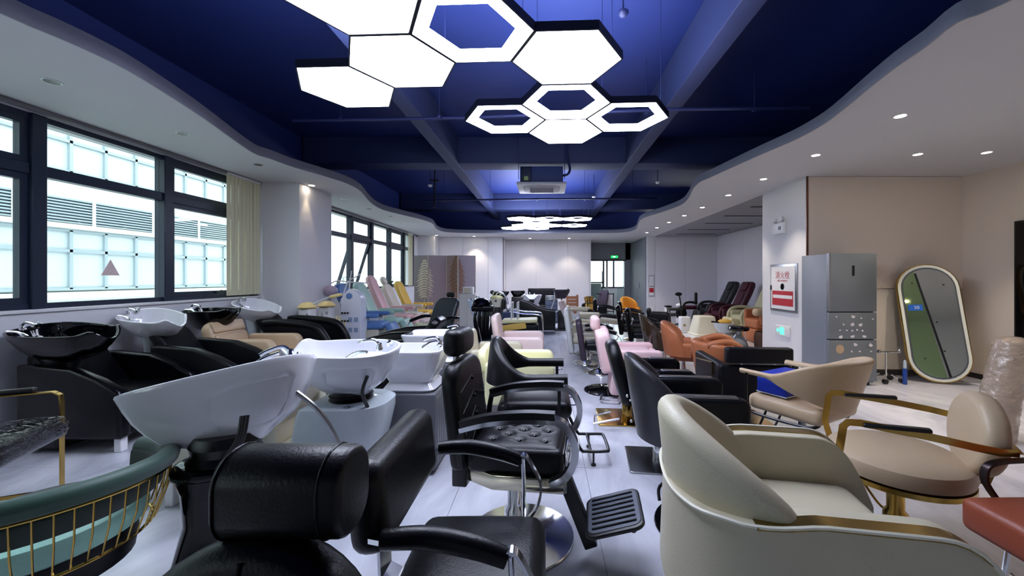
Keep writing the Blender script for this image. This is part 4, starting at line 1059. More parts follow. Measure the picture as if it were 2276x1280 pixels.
bx_ = thing('storage_box', 'bright blue open box lying on the beige shell chair seat', 'box', (1.93, 3.10, .556), 119)
MB().rbox(-.10, .13, -.16, .22, 0, .15, r=.012).build('box_body', mat('royal_blue_board', (20, 48, 170), rough=.55), bx_)
MB().tube([(-.1, -.16, .002), (-.1, .22, .002), (.13, .22, .002), (.13, -.16, .002)], .004, 6, closed=True).build('white_edge', M_whitep, bx_)

# --- rust chair at the right edge
t = thing('styling_chair', 'rust leather chair with dark bent metal arm at the right edge', 'salon chair', (2.08, 1.45, 0), 180)
seat(t, M_rustl, -.28, .27, .54, .36, .5, r=.035)
back_pad(t, M_rustl, -.3, .5, .55, .9, .08, 8, .12)
for sy in (-1, 1):
    MB().tube(smoothpath([(.02, sy * .29, .40), (.10, sy * .29, .50), (.13, sy * .29, .57), (.08, sy * .29, .63), (-.2, sy * .29, .64), (-.3, sy * .24, .64)], 5), .01, flat=(.03, .012)).build('arm_frame', mat('dark_bronze', (62, 52, 52), rough=.3, metal=.8), t)
column(t, .36, M_chrome); square_base(t, .46, M_steel); foot_loop(t, .30, .28, .12, .36, M_chrome, .009, .2)
# ================================================================ MIDDLE OF THE HALL
def chair(label, loc, rz, m, back='pad', arms='block', base='square', metal=None, w=.5, zs=.48, zt=.86, s=1.0, group=None, d=.5, bk={}, arm_z=.62, cat='salon chair', name='styling_chair', foot=True, zb=None, m_arm=None, th=.09, mb=None):
    t = thing(name, label, cat, loc, rz, group, s)
    metal = metal or M_chrome; x0 = -d / 2
    seat(t, m, x0, d / 2, w, zs - .12, zs, r=.045)
    if back == 'pad': back_pad(t, mb or m, x0 - .02, w, zs + .02 if zb is None else zb, zt, th, 8, .1, **bk)
    elif back == 'round': back_pad(t, mb or m, x0 - .02, w, zs + .02 if zb is None else zb, zt, th, 8, [w * .45, w * .45, .05, .05], **bk)
    elif back == 'shell': shell_back(t, mb or m, d / 2 + .04, w / 2 + .04, 0, 88, (zs - .16) if zb is None else zb, zt, arm_z, th, .12, .1, **bk)
    if arms == 'block':
        for sy in (-1, 1): arm_block(t, m_arm or m, sy * (w / 2 + .055), x0, d / 2 + .03, zs - .26, arm_z, .1, .08)
        MB().rbox(x0, d / 2, -w / 2, w / 2, zs - .26, zs - .12, r=.02).build('seat_base', m, t)
    elif arms == 'tube':
        for sy in (-1, 1): arm_tube(t, m_arm or m, metal, sy * (w / 2 + .05), x0, d / 2 - .05, arm_z + .06, .05, zs - .06)
    elif arms == 'loop':
        for sy in (-1, 1):
            y = sy * (w / 2 + .04)
            MB().tube(smoothpath([(x0, y, zs - .05), (x0 + .02, y, arm_z - .05), (x0 + .08, y, arm_z), (d / 2 - .1, y, arm_z), (d / 2, y, arm_z - .06), (d / 2, y, zs - .08)], 4), .012, flat=(.03, .012)).build('arm_loop', metal, t)
    elif arms == 'curve':
        for sy in (-1, 1):
            y = sy * (w / 2 + .05)
            P = smoothpath([(x0 + .02, y, arm_z - .02), (x0 + .2, y, arm_z + .03), (d / 2 - .08, y, arm_z), (d / 2, y, arm_z - .12), (d / 2, y, zs - .16)], 4)
            MB().tube(P, .04, 10).build('armrest', m_arm or m, t)
    zc = zs - (.26 if arms == 'block' else .12)
    column(t, zc, metal, .032, lever=False)
    if base == 'square': square_base(t, .44, metal)
    elif base == 'disc': disc_base(t, .26, metal)
    elif base == 'black': disc_base(t, .26, M_blackgl)
    if foot: foot_loop(t, d / 2 + .12, .26, .13, zs - .12, metal, .009, d / 2 - .06)
    return t
def headrest(t, m, x, z0, z1, w=.24, th=.11, tag_='headrest'):
    MB().tube([(x + .02, 0, z0 - .08), (x, 0, z0 + .03)], .012).build('headrest_post', M_chrome, t)
    return MB().rbox(x - th / 2, x + th / 2, -w / 2, w / 2, z0, z1, r=.045, seg=4).build(tag_, m, t)

# aisle-left column behind the black chairs
chair('pale yellow armchair with thick padded sides, behind the black curved chair', (-.27, 4.2, 0), 0, M_yellowl, w=.58, d=.66, zs=.47, zt=.73, arm_z=.62, base='disc')
chair('pale pink box armchair in the centre aisle behind the yellow one', (-.36, 5.75, 0), 0, M_pinkpale, w=.56, d=.60, zs=.5, zt=.93, arm_z=.63, base='disc')
chair('cream leather armchair half hidden beside the pale pink one', (-.62, 4.95, 0), 0, M_creaml, w=.5, d=.55, zs=.46, zt=.80, arm_z=.6, base='disc')
t = thing('ottoman', 'small black leather footstool on the aisle floor behind the pink chair', 'footstool', (-1.22, 8.6, 0), 25)
MB().rbox(-.28, .2, -.2, .2, .22, .36, r=.04, puff=.01).build('cushion', M_blackl, t)
for x in (-.24, .16):
    for y in (-.16, .16): MB().rbox(x - .02, x + .02, y - .02, y + .02, 0, .23, r=.004, seg=1).build('leg', M_blackp, t)

# right-hand row along the aisle
t = thing('styling_chair', 'dark grey shell back chair on a brushed steel plate behind the cream tub chair', 'salon chair', (1.03, 3.05, 0), -6)
seat(t, M_blackm, -.24, .3, .44, .38, .5)
P = arcpath(.02, 0, .30, .29, 92, 268, 31); zz = []
for i in range(31):
    u = abs(i / 30 * 2 - 1); zz.append(.40 + .46 * math.cos(u * PI / 2) ** .55)
MB().wallstrip(P, .22, zz, .075, .16).build('shell_back', M_greyl, t)
for sy in (-1, 1):
    a = arm_block(t, M_blackl, sy * .28, -.16, .42, .18, .61, .11, .06)
    MB().rbox(-.1, .34, sy * .28 - .03, sy * .28 + .03, .605, .622, r=.006).build('arm_trim', M_steel, a)
for z in (.36, .55): MB().sphere((-.345 - (z - .22) * .16, -.10, z), .012, .012, .012, 10, 6).build('stud', M_chrome, t)
column(t, .36, M_chrome, .036, c=(-.12, .08), lever=False); square_base(t, .46, M_steel, (-.16, .04)); foot_loop(t, .42, .3, .12, .36, M_blackp, .009)
t = thing('styling_chair', 'black leather chair with block arms on a shiny gold square plate', 'salon chair', (1.02, 4.02, 0), -4)
seat(t, M_blackm, -.22, .32, .46, .36, .48)
back_pad(t, M_blackl, -.19, .52, .20, .83, .13, 15, [.2, .2, .06, .06])
for sy in (-1, 1):
    a = arm_block(t, M_blackg, sy * .29, -.18, .42, .12, .57, .11, .06)
    MB().rbox(.1, .36, sy * .29 - .035, sy * .29 + .035, .565, .58, r=.005).build('arm_trim', M_steel, a)
for z in (.30, .42): MB().sphere((-.2, -.35, z), .011, .011, .011, 10, 6).build('stud', M_chrome, t)
column(t, .4, M_gold, .036, c=(-.18, 0), lever=False); square_base(t, .50, M_gold, (-.24, .03)); foot_loop(t, .1, .34, .07, .3, M_chrome, .009, -.1)
MB().tube([(-.36, -.1, .10), (-.52, -.1, .06), (-.54, -.32, .06), (-.30, -.34, .12)], .009).build('foot_bar', M_chrome, t)

t = thing('barber_chair', 'pink leather barber chair with headrest and leg rest on a round dark base', 'barber chair', (.98, 4.92, 0), -4)
seat(t, M_pinkl, -.2, .34, .5, .42, .56)
back_pad(t, M_pinkl, -.20, .50, .30, .84, .17, 10, [.14, .14, .04, .04])
MB().rbox(-.42, -.30, -.14, .14, .80, .975, r=.05, seg=4).build('headrest', M_pinkl, t)
for sy in (-1, 1): arm_block(t, M_pinkl, sy * .30, -.2, .42, .34, .60, .09, .06)
MB().rbox(-.06, .06, -.24, .24, 0, .44, r=.04, M=TR((-.14, -.02, .04), ry=8)).build('back_panel', M_pinkl, t)
MB().rbox(.36, .46, -.2, .2, .12, .52, r=.04, M=TR((0, 0, 0), ry=-4)).build('leg_rest', M_pinkl, t)
column(t, .4, M_chrome, .04, c=(-.12, .12), lever=False)
MB().lathe([(.27, 0), (.275, .008), (.27, .016), (.08, .035)], 36, (-.22, .12, 0)).build('base_disc', M_blackgl, t)
MB().tube([(-.28, -.2, .05), (-.32, -.42, .04), (-.12, -.44, .04), (-.08, -.3, .05)], .012, flat=(.03, .008)).build('footrest', M_chrome, t)

chair('dark purple chair with flat thin back and chrome base, between the pink and cream chairs', (.86, 6.05, 0), -5, M_blackm, zt=.84, zb=.2, base='disc', arms='tube', w=.46, mb=leather('dark_plum_leather', (58, 48, 62)))
chair('pale grey chair with tall flat back seen edge on, beside the dark purple one', (.72, 6.7, 0), -5, M_creaml, zt=.94, zb=.18, base='disc', arms='tube', w=.46, mb=leather('pale_grey_leather', (202, 204, 204)))
chair('white and grey chair further along the right row', (.78, 7.6, 0), -4, M_creaml, zt=.92, zb=.3, base='disc', arms='block', w=.46)
# second column of chairs, right of the aisle
t = chair('chair with smoky brown see-through back, in front of the tan brown chairs', (1.86, 6.10, 0), -12, M_blackm, back='none', arms='loop', zs=.46, base='disc', w=.44, foot=False)
P = arcpath(0, 0, .30, .28, 96, 264, 25); zz = [.52 + .38 * math.cos(abs(i / 24 * 2 - 1) * PI / 2) ** .7 for i in range(25)]
MB().wallstrip(P, .38, zz, .03, .18).build('shell_back', mat('smoky_brown_acrylic', (66, 50, 36), rough=.12, coat=.5), t)
chair('tan brown chair with rounded shell back, left of the pair of brown chairs', (1.90, 5.38, 0), -20, M_brownl, back='shell', arms='none', zt=.86, zs=.46, arm_z=.60, base='black', w=.42, d=.36, zb=.4, foot=False)
t = chair('tan brown chair with curved tube-like arms, beside the black box chair', (2.12, 4.74, 0), -15, M_brownl, back='shell', arms='curve', zt=.70, zs=.44, arm_z=.68, base='black', w=.40, d=.42, foot=False)
# black box chair seen from behind
t = thing('styling_chair', 'square black box armchair seen from behind with a separate upper back pad and gold leg', 'salon chair', (2.02, 4.06, 0), 86)
MB().rbox(-.40, .34, -.34, .34, .27, .44, r=.02).build('seat_base', M_blackm, t)
MB().rbox(-.26, .36, -.25, .25, .42, .52, r=.04, puff=.01).build('seat', M_blackm, t)
for sy in (-1, 1): arm_block(t, M_blackm, sy * .31, -.36, .36, .27, .64, .09, .04)
MB().rbox(-.42, -.30, -.36, .36, .27, .635, r=.025).build('back_box', M_blackm, t)
MB().rbox(-.44, -.34, -.30, .30, .655, .80, r=.022, M=TR()).build('backrest', M_blackm, t)
for y in (-.15, .15): MB().tube([(-.38, y, .62), (-.38, y, .67)], .014, flat=(.03, .01)).build('back_bracket', M_steel, t)
for sy in (-1, 1): MB().tube([(.30, sy * .36, .56), (-.22, sy * .36, .62), (-.22, sy * .36, .5)], .008).build('arm_trim', M_golddk, t)
column(t, .27, M_gold, .035, lever=False); square_base(t, .48, M_gold)
# far chairs of the right column
G = 'black chairs in the far right column'
c0 = chair('black leather chair with smooth slanted back, nearest of the far right column', (1.86, 7.2, 0), -14, M_blackm, zt=.90, zb=.3, w=.5, base='disc', arms='tube', mb=M_blackg, group=G, foot=False)
c1 = copy_tree(c0, label='black leather chair directly behind the nearest of the far right column', loc=(1.84, 8.05, 0), rz=-12)
c2 = copy_tree(c0, label='black chair just in front of the orange chair', loc=(2.10, 9.3, 0), rz=-8)
c3 = copy_tree(c0, label='black chair at the head of the far right column, by the metal frame rack', loc=(1.66, 10.5, 0), rz=-8)
chair('bright orange shell chair near the glass door', (2.42, 11.1, 0), -60, leather('orange_leather', (214, 140, 32)), back='shell', arms='none', zt=.92, zs=.5, arm_z=.62, base='disc', w=.36, d=.36, zb=.5, foot=False)
chair('low black chair beside the orange shell chair', (2.75, 9.5, 0), -20, M_blackm, zt=.72, base='disc', arms='block', foot=False, w=.4, d=.4)

# recliner, brown cushion, crate, bucket
t = thing('recliner', 'pale pink and cream flat recliner beside the aisle, pointing right', 'recliner', (.74, 9.4, 0), -12)
MB().rbox(-.2, .55, -.24, .24, .50, .62, r=.05, puff=.01).build('seat', M_creaml, t)
MB().rbox(-.06, .06, -.22, .22, 0, .42, r=.05, M=TR((-.22, 0, .52), ry=-22)).build('backrest', M_pinkpale, t)
for sy in (-1, 1): MB().rbox(-.25, .3, sy * .29 - .04, sy * .29 + .04, .68, .74, r=.025).build('armrest', M_creaml, t)
for sy in (-1, 1): MB().rbox(-.1, .1, sy * .27 - .02, sy * .27 + .02, .3, .7, r=.01).build('arm_support', M_whitep, t)
MB().rbox(.5, .95, -.2, .2, .42, .52, r=.04, M=TR((0, 0, .05), ry=6)).build('leg_rest', M_creaml, t)
MB().rbox(-.2, .4, -.18, .18, 0, .5, r=.03).build('base_box', M_whitep, t)
t = thing('cushion', 'brown leather neck cushion lying on the cream recliner', 'cushion', (.58, 9.2, .64), -30)
MB().tube(smoothpath([(-.14, -.05, .06), (-.08, .05, .06), (.06, .06, .05), (.14, -.04, .03)]), .045, 12).build('roll', M_brownl, t)
t = thing('wooden_crate', 'brown slatted wooden crate near the back wall', 'crate', (.84, 12.4, 0))
for z in range(8): MB().rbox(-.17, .17, -.2, -.18, .06 + z * .105, .155 + z * .105, r=.004, seg=1).build('slat', mat('crate_wood', (140, 92, 62), rough=.6, vary=.1), t)
for x in (-.16, .16):
    for y in (-.17, .17): MB().box(x - .02, x + .02, y - .02, y + .02, 0, .92).build('post', MATS['crate_wood'], t)
t = thing('gold_bucket', 'gold round lidded bucket standing on a stool near the back wall', 'bucket', (1.28, 11.6, .50))
MB().lathe([(.10, 0), (.115, .02), (.125, .30), (.135, .31), (.135, .34), (.15, .35), (.15, .38), (.1, .41), (.02, .42)], 30).build('bucket_body', M_gold, t)
MB().lathe([(.128, .2), (.132, .205), (.132, .215), (.128, .22)], 30).build('dark_band', M_blackp, t)
t = thing('stool', 'black round stool carrying the gold bucket', 'stool', (1.28, 11.6, 0))
MB().lathe([(.05, .42), (.16, .42), (.17, .46), (.16, .495), (.02, .5)], 26).build('seat', M_blackl, t); column(t, .42, M_chrome, .025, lever=False); disc_base(t, .2, M_chrome)
chair('tall dark purple chair with wide square back near the gold bucket', (1.58, 12.7, 0), 200, M_blackm, zt=1.06, w=.6, zs=.5, arms='block', base='disc', mb=MATS['dark_plum_leather'])
t = thing('metal_rack', 'thin black metal frame rack in front of the glass door', 'rack', (1.95, 12.9, 0))
for x in (-.15, .28): MB().box(x - .015, x + .015, -.015, .015, 0, .95).build('upright', M_blackp, t)
for z in (.35, .93): MB().box(-.3, .3, -.015, .015, z - .015, z + .015).build('rail', M_blackp, t)
MB().box(-.12, .25, -.01, .01, .37, .9).build('board', M_whitep, t)

# black basin on a gold and black stand
t = thing('hair_wash_basin', 'dark basin on a gold pole stand with white hose, in the far centre', 'wash basin', (.44, 10.9, 0))
b = basin_mesh(.46, .40, .25, taper=.1, notch=.03, lip=.03, p=2.6, foot=.45).build('basin', MATS['dark_plum_leather'], t); b.location = (0, 0, .88)
MB().tube([(0, 0, .42), (0, 0, .9)], .02).build('pole', M_gold, t)
MB().rbox(-.11, .11, -.11, .11, .05, .56, r=.02).build('pedestal', M_blackp, t)
MB().rbox(-.2, .2, -.16, .16, 0, .05, r=.01).build('foot_plate', M_blackp, t)
MB().tube(smoothpath([(-.2, -.1, 1.05), (-.2, -.12, .85), (-.28, -.12, .6), (-.22, -.14, .5), (-.1, -.13, .55)]), .012).build('hose', M_whitep, t)
chair('black slim chair next to the basin with the gold pole', (.88, 11.0, 0), 0, M_blackm, zt=.62, w=.3, d=.26, base='disc', arms='none', foot=False)

# ---- back-centre cluster
t = thing('treatment_bed', 'olive and cream lounge bed with yellow side panel and bent chrome frame', 'lounge bed', (-.45, 8.05, 0), 0)
MB().rbox(-.42, .3, -.26, .26, .55, .62, r=.03, M=TR(ry=-2)).build('mattress', M_yellowl, t)
MB().rbox(-.45, .12, -.30, -.26, .44, .56, r=.01, M=TR(ry=-7)).build('side_panel', mat('mustard_board', (214, 176, 84), rough=.5), t)
MB().rbox(-.35, .3, -.24, .24, .30, .52, r=.03).build('bed_base', M_blackm, t)
for sy in (-1, 1):
    MB().tube(smoothpath([(-.2, sy * .28, .78), (0, sy * .28, .74), (.3, sy * .28, .72), (.38, sy * .28, .62), (.38, sy * .28, .1), (.3, sy * .28, .03), (-.4, sy * .28, .03)], 5), .014).build('frame_tube', M_chrome, t)
for k in range(2): MB().tube([(-.24 + k * .12, -.2, .62), (-.24 + k * .12, -.2, .95), (-.24 + k * .12, .2, .95), (-.24 + k * .12, .2, .62)], .014).build('head_frame', M_whitep, t)
MB().rbox(-.1, .28, -.18, .18, .06, .16, r=.03).build('foot_tub', M_white, t)
t = thing('shampoo_chair', 'black shampoo recliner with curved high side in the far centre', 'shampoo chair', (-.25, 10.4, 0), 0)
for sy in (-1, 1):
    M = TR((0, sy * .3 + .04, 0)) @ Matrix(((1, 0, 0, 0), (0, 0, -1, 0), (0, 1, 0, 0), (0, 0, 0, 1)))
    MB().pad([(-.45, .1), (.5, .1), (.5, .6), (.3, .62), (.05, .68), (-.2, .82), (-.4, .88), (-.46, .84)], .08, .02, M=M).build('armrest', M_blackl, t)
MB().rbox(-.4, .5, -.26, .26, .1, .5, r=.04).build('seat', M_blackl, t)
t, b = wash_unit('white wash basin with a black drain panel at the far centre', (-.40, 11.4, 0), -90, M_white, L=.55, Wd=.6, H=.34, ztop=.96, hose=False, mesh=dict(taper=.1, p=3.2, notch=.1, foot=.55))
MB().lathe([(.13, 0), (.12, .1), (.12, .62)], 20).build('pedestal', M_whitegl, t)
MB().rbox(-.05, .05, -.07, .07, 0, .1, r=.01, M=TR((.30, 0, .75))).build('drain_box', M_blackp, t)
t = thing('hair_wash_basin', 'black wash unit with pointed rim against the far back wall', 'wash basin', (-1.55, 13.2, 0), 180)
b = basin_mesh(.66, .5, .2, taper=.3, lip=.04, foot=.4).build('basin', M_blackgl, t); b.location = (0, 0, .80)
MB().rbox(-.22, .3, -.2, .2, 0, .8, r=.03).build('cabinet', M_blackp, t)
t = thing('hair_wash_basin', 'black wash unit with flat rim just right of the pointed one, by the back wall', 'wash basin', (-.95, 13.3, 0), 0)
b = basin_mesh(.5, .46, .2, taper=.15, lip=.01, foot=.4).build('basin', M_blackgl, t); b.location = (0, 0, .82)
MB().rbox(-.2, .2, -.2, .2, 0, .82, r=.03).build('cabinet', M_blackp, t)
t = thing('sofa', 'long dark sofa back standing against the boarded back wall', 'sofa', (-.15, 14.0, 0), -90)
MB().rbox(-.38, -.26, -.5, .5, .3, 1.08, r=.04).build('backrest', M_blackm, t)
MB().rbox(-.3, .35, -.48, .48, .12, .5, r=.04).build('seat', M_blackm, t)
for sy in (-1, 1): MB().rbox(-.32, .36, sy * .5 - .06, sy * .5 + .06, .0, .7, r=.03).build('armrest', M_blackm, t)
t = thing('tool_cabinet', 'dark metal drawer cabinet with ribbed grey top next to the far white basin', 'cabinet', (.18, 12.7, 0))
MB().rbox(-.2, .2, -.18, .18, .04, .72, r=.01).build('cabinet_body', M_winframe, t)
for k in range(5): MB().rbox(-.19, .19, -.195, -.18, .08 + k * .125, .19 + k * .125, r=.004, seg=1).build('drawer', mat('drawer_slate', (74, 82, 100), rough=.35), t)
for k in range(4): MB().rbox(-.19, .19, -.17, .17, .74 + k * .04, .765 + k * .04, r=.004, seg=1).build('tray', M_steel, t)
# head-spa machine
t = thing('head_spa_machine', 'head spa machine with cream tank, olive lid and chrome pipes on a black stand', 'spa machine', (-1.42, 11.3, 0))
MB().lathe([(.02, .62), (.13, .62), (.185, .84), (.19, .86), (.02, .861)], 30).build('tank', mat('tank_cream', (212, 210, 190), rough=.3), t)
MB().lathe([(.19, .862), (.18, .9), (.13, .94), (.02, .955)], 30).build('lid', mat('lid_olive', (160, 158, 110), rough=.4), t)
MB().rbox(-.1, .1, -.1, .1, .02, .62, r=.03).build('stand', M_blackp, t)
MB().rbox(-.25, -.14, -.12, .12, .36, .8, r=.04).build('side_arm', M_blackp, t); MB().rbox(.16, .26, -.12, .12, .5, .86, r=.04).build('side_arm', M_blackp, t)
for k in range(3): MB().tube(smoothpath([(-.12 + k * .08, 0, .9), (-.05 + k * .1, -.05, 1.06 - k * .03), (.2 + k * .05, -.05, 1.0 - k * .05), (.28 + k * .03, 0, .7)]), .014).build('pipe', M_chrome, t)
MB().lathe([(.02, 0), (.03, .01), (.02, .02)], 12, M=TR((0, -.17, .80), rx=90)).build('knob', M_blackp, t)
t = thing('parts_bin', 'navy plastic bin full of fittings beside the head spa machine', 'bin', (-.86, 9.6, 0))
MB().rbox(-.2, .2, -.14, .14, .3, .62, r=.03).build('bin_body', mat('navy_plastic', (32, 52, 92), rough=.35), t)
for x in (-.16, .16): MB().box(x - .02, x + .02, -.1, .1, 0, .3).build('leg', M_blackp, t)
for k in range(5): MB().sphere((-.14 + k * .07, .02 * (k % 2), .64 + .03 * (k % 3)), .05, .04, .05, 10, 6).build('fitting', M_steel if k % 2 else M_whitep, t)

# ---- black cluster left of the aisle
lounge('black shampoo chair with glossy brown edge leading to the second square basin', (-1.86, 4.25, 0), 180, M_blackg, w=.5, top=.74, front=.60, backz=.80)
t = thing('barber_chair', 'black barber chair with large smooth back panel, left of the aisle', 'barber chair', (-1.80, 6.35, 0), 240)
seat(t, M_blackm, -.26, .28, .5, .44, .57)
back_pad(t, leather('black_green_leather', (30, 40, 46)), -.1, .5, .62, 1.16, .09, 24, [.1, .16, .04, .04])
headrest(t, M_blackm, -.36, 1.12, 1.21, .16, .07)
for sy in (-1, 1): arm_tube(t, M_blackg, M_chrome, sy * .3, -.24, .24, .80, .04)
column(t, .44, M_chrome); disc_base(t, .27, M_chrome)
lounge('black reclining wash lounge beneath the large smooth back panel', (-1.95, 5.25, 0), 180, M_blackg, w=.5, top=.78, front=.66, backz=.95)
t = thing('hair_dryer_stand', 'bundle of black hooded salon machines on a stand with hoses and a tray', 'salon machine', (-1.02, 6.5, 0))
MB().lathe([(.03, .95), (.12, .97), (.16, 1.02), (.13, 1.08), (.05, 1.12), (.01, 1.12)], 22, (-.05, 0, 0)).build('hood', M_blackgl, t)
MB().rbox(-.2, .16, -.12, .12, .9, 1.0, r=.03).build('control_box', M_blackg, t)
for k in range(5): MB().tube(smoothpath([(-.12 + k * .06, -.05, .95), (-.14 + k * .07, -.1, .75), (-.1 + k * .05, -.06, .5), (-.04 + k * .03, -.02, .32)]), .026).build('hose', M_blackg, t)
MB().tube([(-.16, -.08, 1.0), (.0, -.12, .3)], .014).build('chrome_bar', M_chrome, t)
q = MB(); q.pad(rrect(.56, .34, .16, 8), .025, .01, M=TR((.06, -.02, .42), ry=-10)); q.build('tray', mat('tray_green_black', (34, 48, 52), rough=.2), t)
MB().tube([(.0, 0, .04), (0, 0, .95)], .03).build('pole', M_blackp, t)
for k in range(5):
    a = 2 * PI * k / 5; MB().tube([(0, 0, .06), (.24 * math.cos(a), .24 * math.sin(a), .04)], .014).build('leg', M_chrome, t)
t, b = wash_unit('pale blue-white wash basin behind the black hooded machines', (-1.32, 7.8, 0), 60, mat('pale_blue_ceramic', (196, 212, 226), rough=.12, coat=.4), L=.5, Wd=.42, H=.34, ztop=1.02, hose=False)
MB().lathe([(.16, 0), (.1, .06), (.08, .5), (.1, .7)], 20).build('pedestal', M_blackp, t)
t = thing('stool', 'small chrome based stool on the floor left of the centre aisle', 'stool', (-1.08, 5.3, 0))
MB().lathe([(.02, .40), (.15, .40), (.16, .43), (.15, .46), (.02, .465)], 22).build('seat', M_blackl, t); column(t, .4, M_chrome, .022, lever=False); disc_base(t, .17, M_chrome)
chair('brown leather footstool chair squeezed between the white basins and the pink treatment chairs', (-2.52, 6.2, 0), 150, leather('dusty_brown_leather', (112, 86, 84)), zt=.66, w=.36, d=.36, base='disc', arms='none')
# ================================================================ LEFT: TREATMENT CHAIRS AND MACHINES BY THE FAR WINDOWS
def treat(label, loc, rz, m, m2=None, top=1.4, back_w=.46, head=False, group='treatment chairs by the far left windows', leg=True):
    t = thing('treatment_chair', label, 'treatment chair', loc, rz, group); m2 = m2 or m
    MB().rbox(-.25, .32, -.24, .24, .50, .62, r=.05, puff=.015).build('seat', m, t)
    h = (top - .6) / math.cos(R(24))
    M = TR((-.24, 0, .60), ry=-24) @ Matrix(((0, 0, 1, -.05), (1, 0, 0, 0), (0, 1, 0, 0), (0, 0, 0, 1)))
    hb = h - (.2 if head else 0)
    MB().pad(rrect(back_w, hb, [.16, .16, .04, .04], 6, 0, hb / 2), .11, .045, M=M, seg=4).build('backrest', m, t)
    if head: MB().pad(ellipse(.12, .11, 24), .09, .035, M=M @ TR((0, hb + .09, .01)), seg=3).build('headrest', m2, t)
    for sy in (-1, 1):
        MB().rbox(-.25, .28, sy * .30 - .045, sy * .30 + .045, .72, .80, r=.035, seg=4).build('armrest', m, t)
        MB().rbox(-.1, .06, sy * .28 - .02, sy * .28 + .02, .5, .74, r=.01).build('arm_support', M_whitep, t)
    if leg: MB().rbox(-.06, .06, -.22, .22, -.40, .02, r=.05, M=TR((.40, 0, .58), ry=-24), seg=4).build('leg_rest', m, t)
    MB().rbox(-.22, .24, -.2, .2, .10, .50, r=.03).build('base_box', mat('base_cream', (206, 200, 180), rough=.4), t)
    MB().rbox(-.28, .3, -.23, .23, 0, .1, r=.02).build('foot_plate', M_whitep, t)
    return t
M_blue = leather('blue_leather', (88, 128, 186)); M_teal = leather('mint_green_leather', (170, 206, 190)); M_roseb = leather('rose_leather', (226, 178, 178)); M_bone = leather('bone_leather', (216, 206, 190)); M_yel = leather('bright_yellow_leather', (238, 196, 92))
treat('blue treatment chair, nearest of the row by the far windows', (-3.36, 7.45, 0), 4, M_blue, top=1.34)
treat('mint green treatment chair behind the blue one', (-3.34, 8.15, 0), 2, M_teal, top=1.36)
treat('rose pink treatment chair with tall narrow back by the far windows', (-3.36, 8.85, 0), 0, M_roseb, top=1.50, back_w=.36)
treat('bone coloured treatment chair with round headrest behind the rose pink one', (-3.35, 9.5, 0), 0, M_bone, top=1.48, head=True)
treat('bright yellow treatment chair, farthest of the row beside the folding screen', (-3.3, 10.2, 0), 0, M_yel, top=1.36)
for i, (x, y, m, lb) in enumerate(((-2.66, 8.7, M_pinkpale, 'pale pink padded leg rest stool before the rose treatment chair'), (-2.62, 9.6, M_pinkpale, 'pale pink padded footstool before the bone treatment chair'), (-2.52, 7.9, mat('pale_lime_leather', (210, 214, 170), rough=.4), 'pale lime padded footstool before the mint treatment chair'))):
    t = thing('footstool', lb, 'footstool', (x, y, 0), 12 * i)
    for k in range(3): MB().rbox(-.22 + k * .15, -.08 + k * .15, -.2, .2, .36, .52, r=.03, M=TR(ry=14)).build('cushion', m, t)
    MB().rbox(-.18, .18, -.15, .15, 0, .36, r=.02).build('base_box', M_whitep, t)
# yellow-topped steamers
M_cream2 = mat('steamer_yellow', (238, 216, 150), rough=.35)
def steamer(label, loc, arm):
    t = thing('facial_steamer', label, 'steamer', loc)
    MB().rbox(-.10, .10, -.09, .09, .12, .98, r=.03).build('cabinet', mat('steamer_white', (224, 224, 222), rough=.3), t)
    MB().lathe([(.02, .975), (.13, .98), (.14, .995), (.12, 1.02), (.08, 1.06), (.02, 1.075)], 24).build('yellow_top', M_cream2, t)
    MB().tube([(-.02, -.092, .88), (-.02, -.098, .78), (.03, -.098, .78)], .006).build('wall_hook', M_fascia, t)
    for k in range(2): MB().box(.04, .07, -.1, -.09, .86 - k * .3, .9 - k * .3).build('switch', M_fascia, t)
    for k in range(4):
        a = PI / 4 + PI / 2 * k; MB().tube([(0, 0, .12), (.15 * math.cos(a), .15 * math.sin(a), .03)], .012).build('leg', M_whitep, t)
    if arm:
        MB().tube([(.08, 0, 1.04), (.42, -.05, 1.17)], .014).build('arm', M_whitep, t)
        MB().pad(rrect(.2, .11, .05), .05, .02, M=TR((.48, -.05, 1.15), ry=-14)).build('steam_head', M_cream2, t)
    return t
steamer('white facial steamer with pale yellow top and swing arm, beside the pillar', (-3.74, 6.14, 0), True)
steamer('white facial steamer with pale yellow top and no arm, second from the pillar', (-3.64, 6.50, 0), False)
# beauty machine tower
t = thing('beauty_machine', 'white multi-function beauty machine tower with hoses, knobs and hooked arms', 'beauty machine', (-3.44, 6.98, 0))
MB().pad([(-.16, 0), (.2, 0), (.2, .9), (.17, .98), (.06, 1.06), (-.02, 1.08), (-.1, 1.0), (-.16, .9)], .22, .02, M=TR((0, .1, .18), rx=90)).build('tower_body', mat('machine_white', (218, 222, 234), rough=.3), t)
MB().lathe([(.05, 0), (.05, .01), (.035, .012)], 20, M=TR((.0, -.13, 1.14), rx=90)).build('round_window', M_blue, t)
for k in range(4): MB().box(-.02 + (k % 2) * .1, .05 + (k % 2) * .1, -.125, -.115, .5 + (k // 2) * .18, .58 + (k // 2) * .18).build('control_panel', mat('panel_blue_grey', (140, 160, 190), rough=.3), t)
for k in range(6): MB().lathe([(.016, 0), (.016, .02)], 10, M=TR((-.12 + (k % 3) * .05, -.13, .7 + (k // 3) * .14), rx=90)).build('knob', M_blackp, t)
for k in range(6): MB().tube(smoothpath([(-.26 + k * .035, -.1, .78), (-.27 + k * .038, -.13, .6), (-.24 + k * .03, -.12, .35), (-.2 + k * .02, -.1, .16)]), .009).build('hose', M_cream2, t)
MB().tube([(-.08, 0, 1.0), (-.05, 0, 1.46)], .013).build('mast', M_whitep, t)
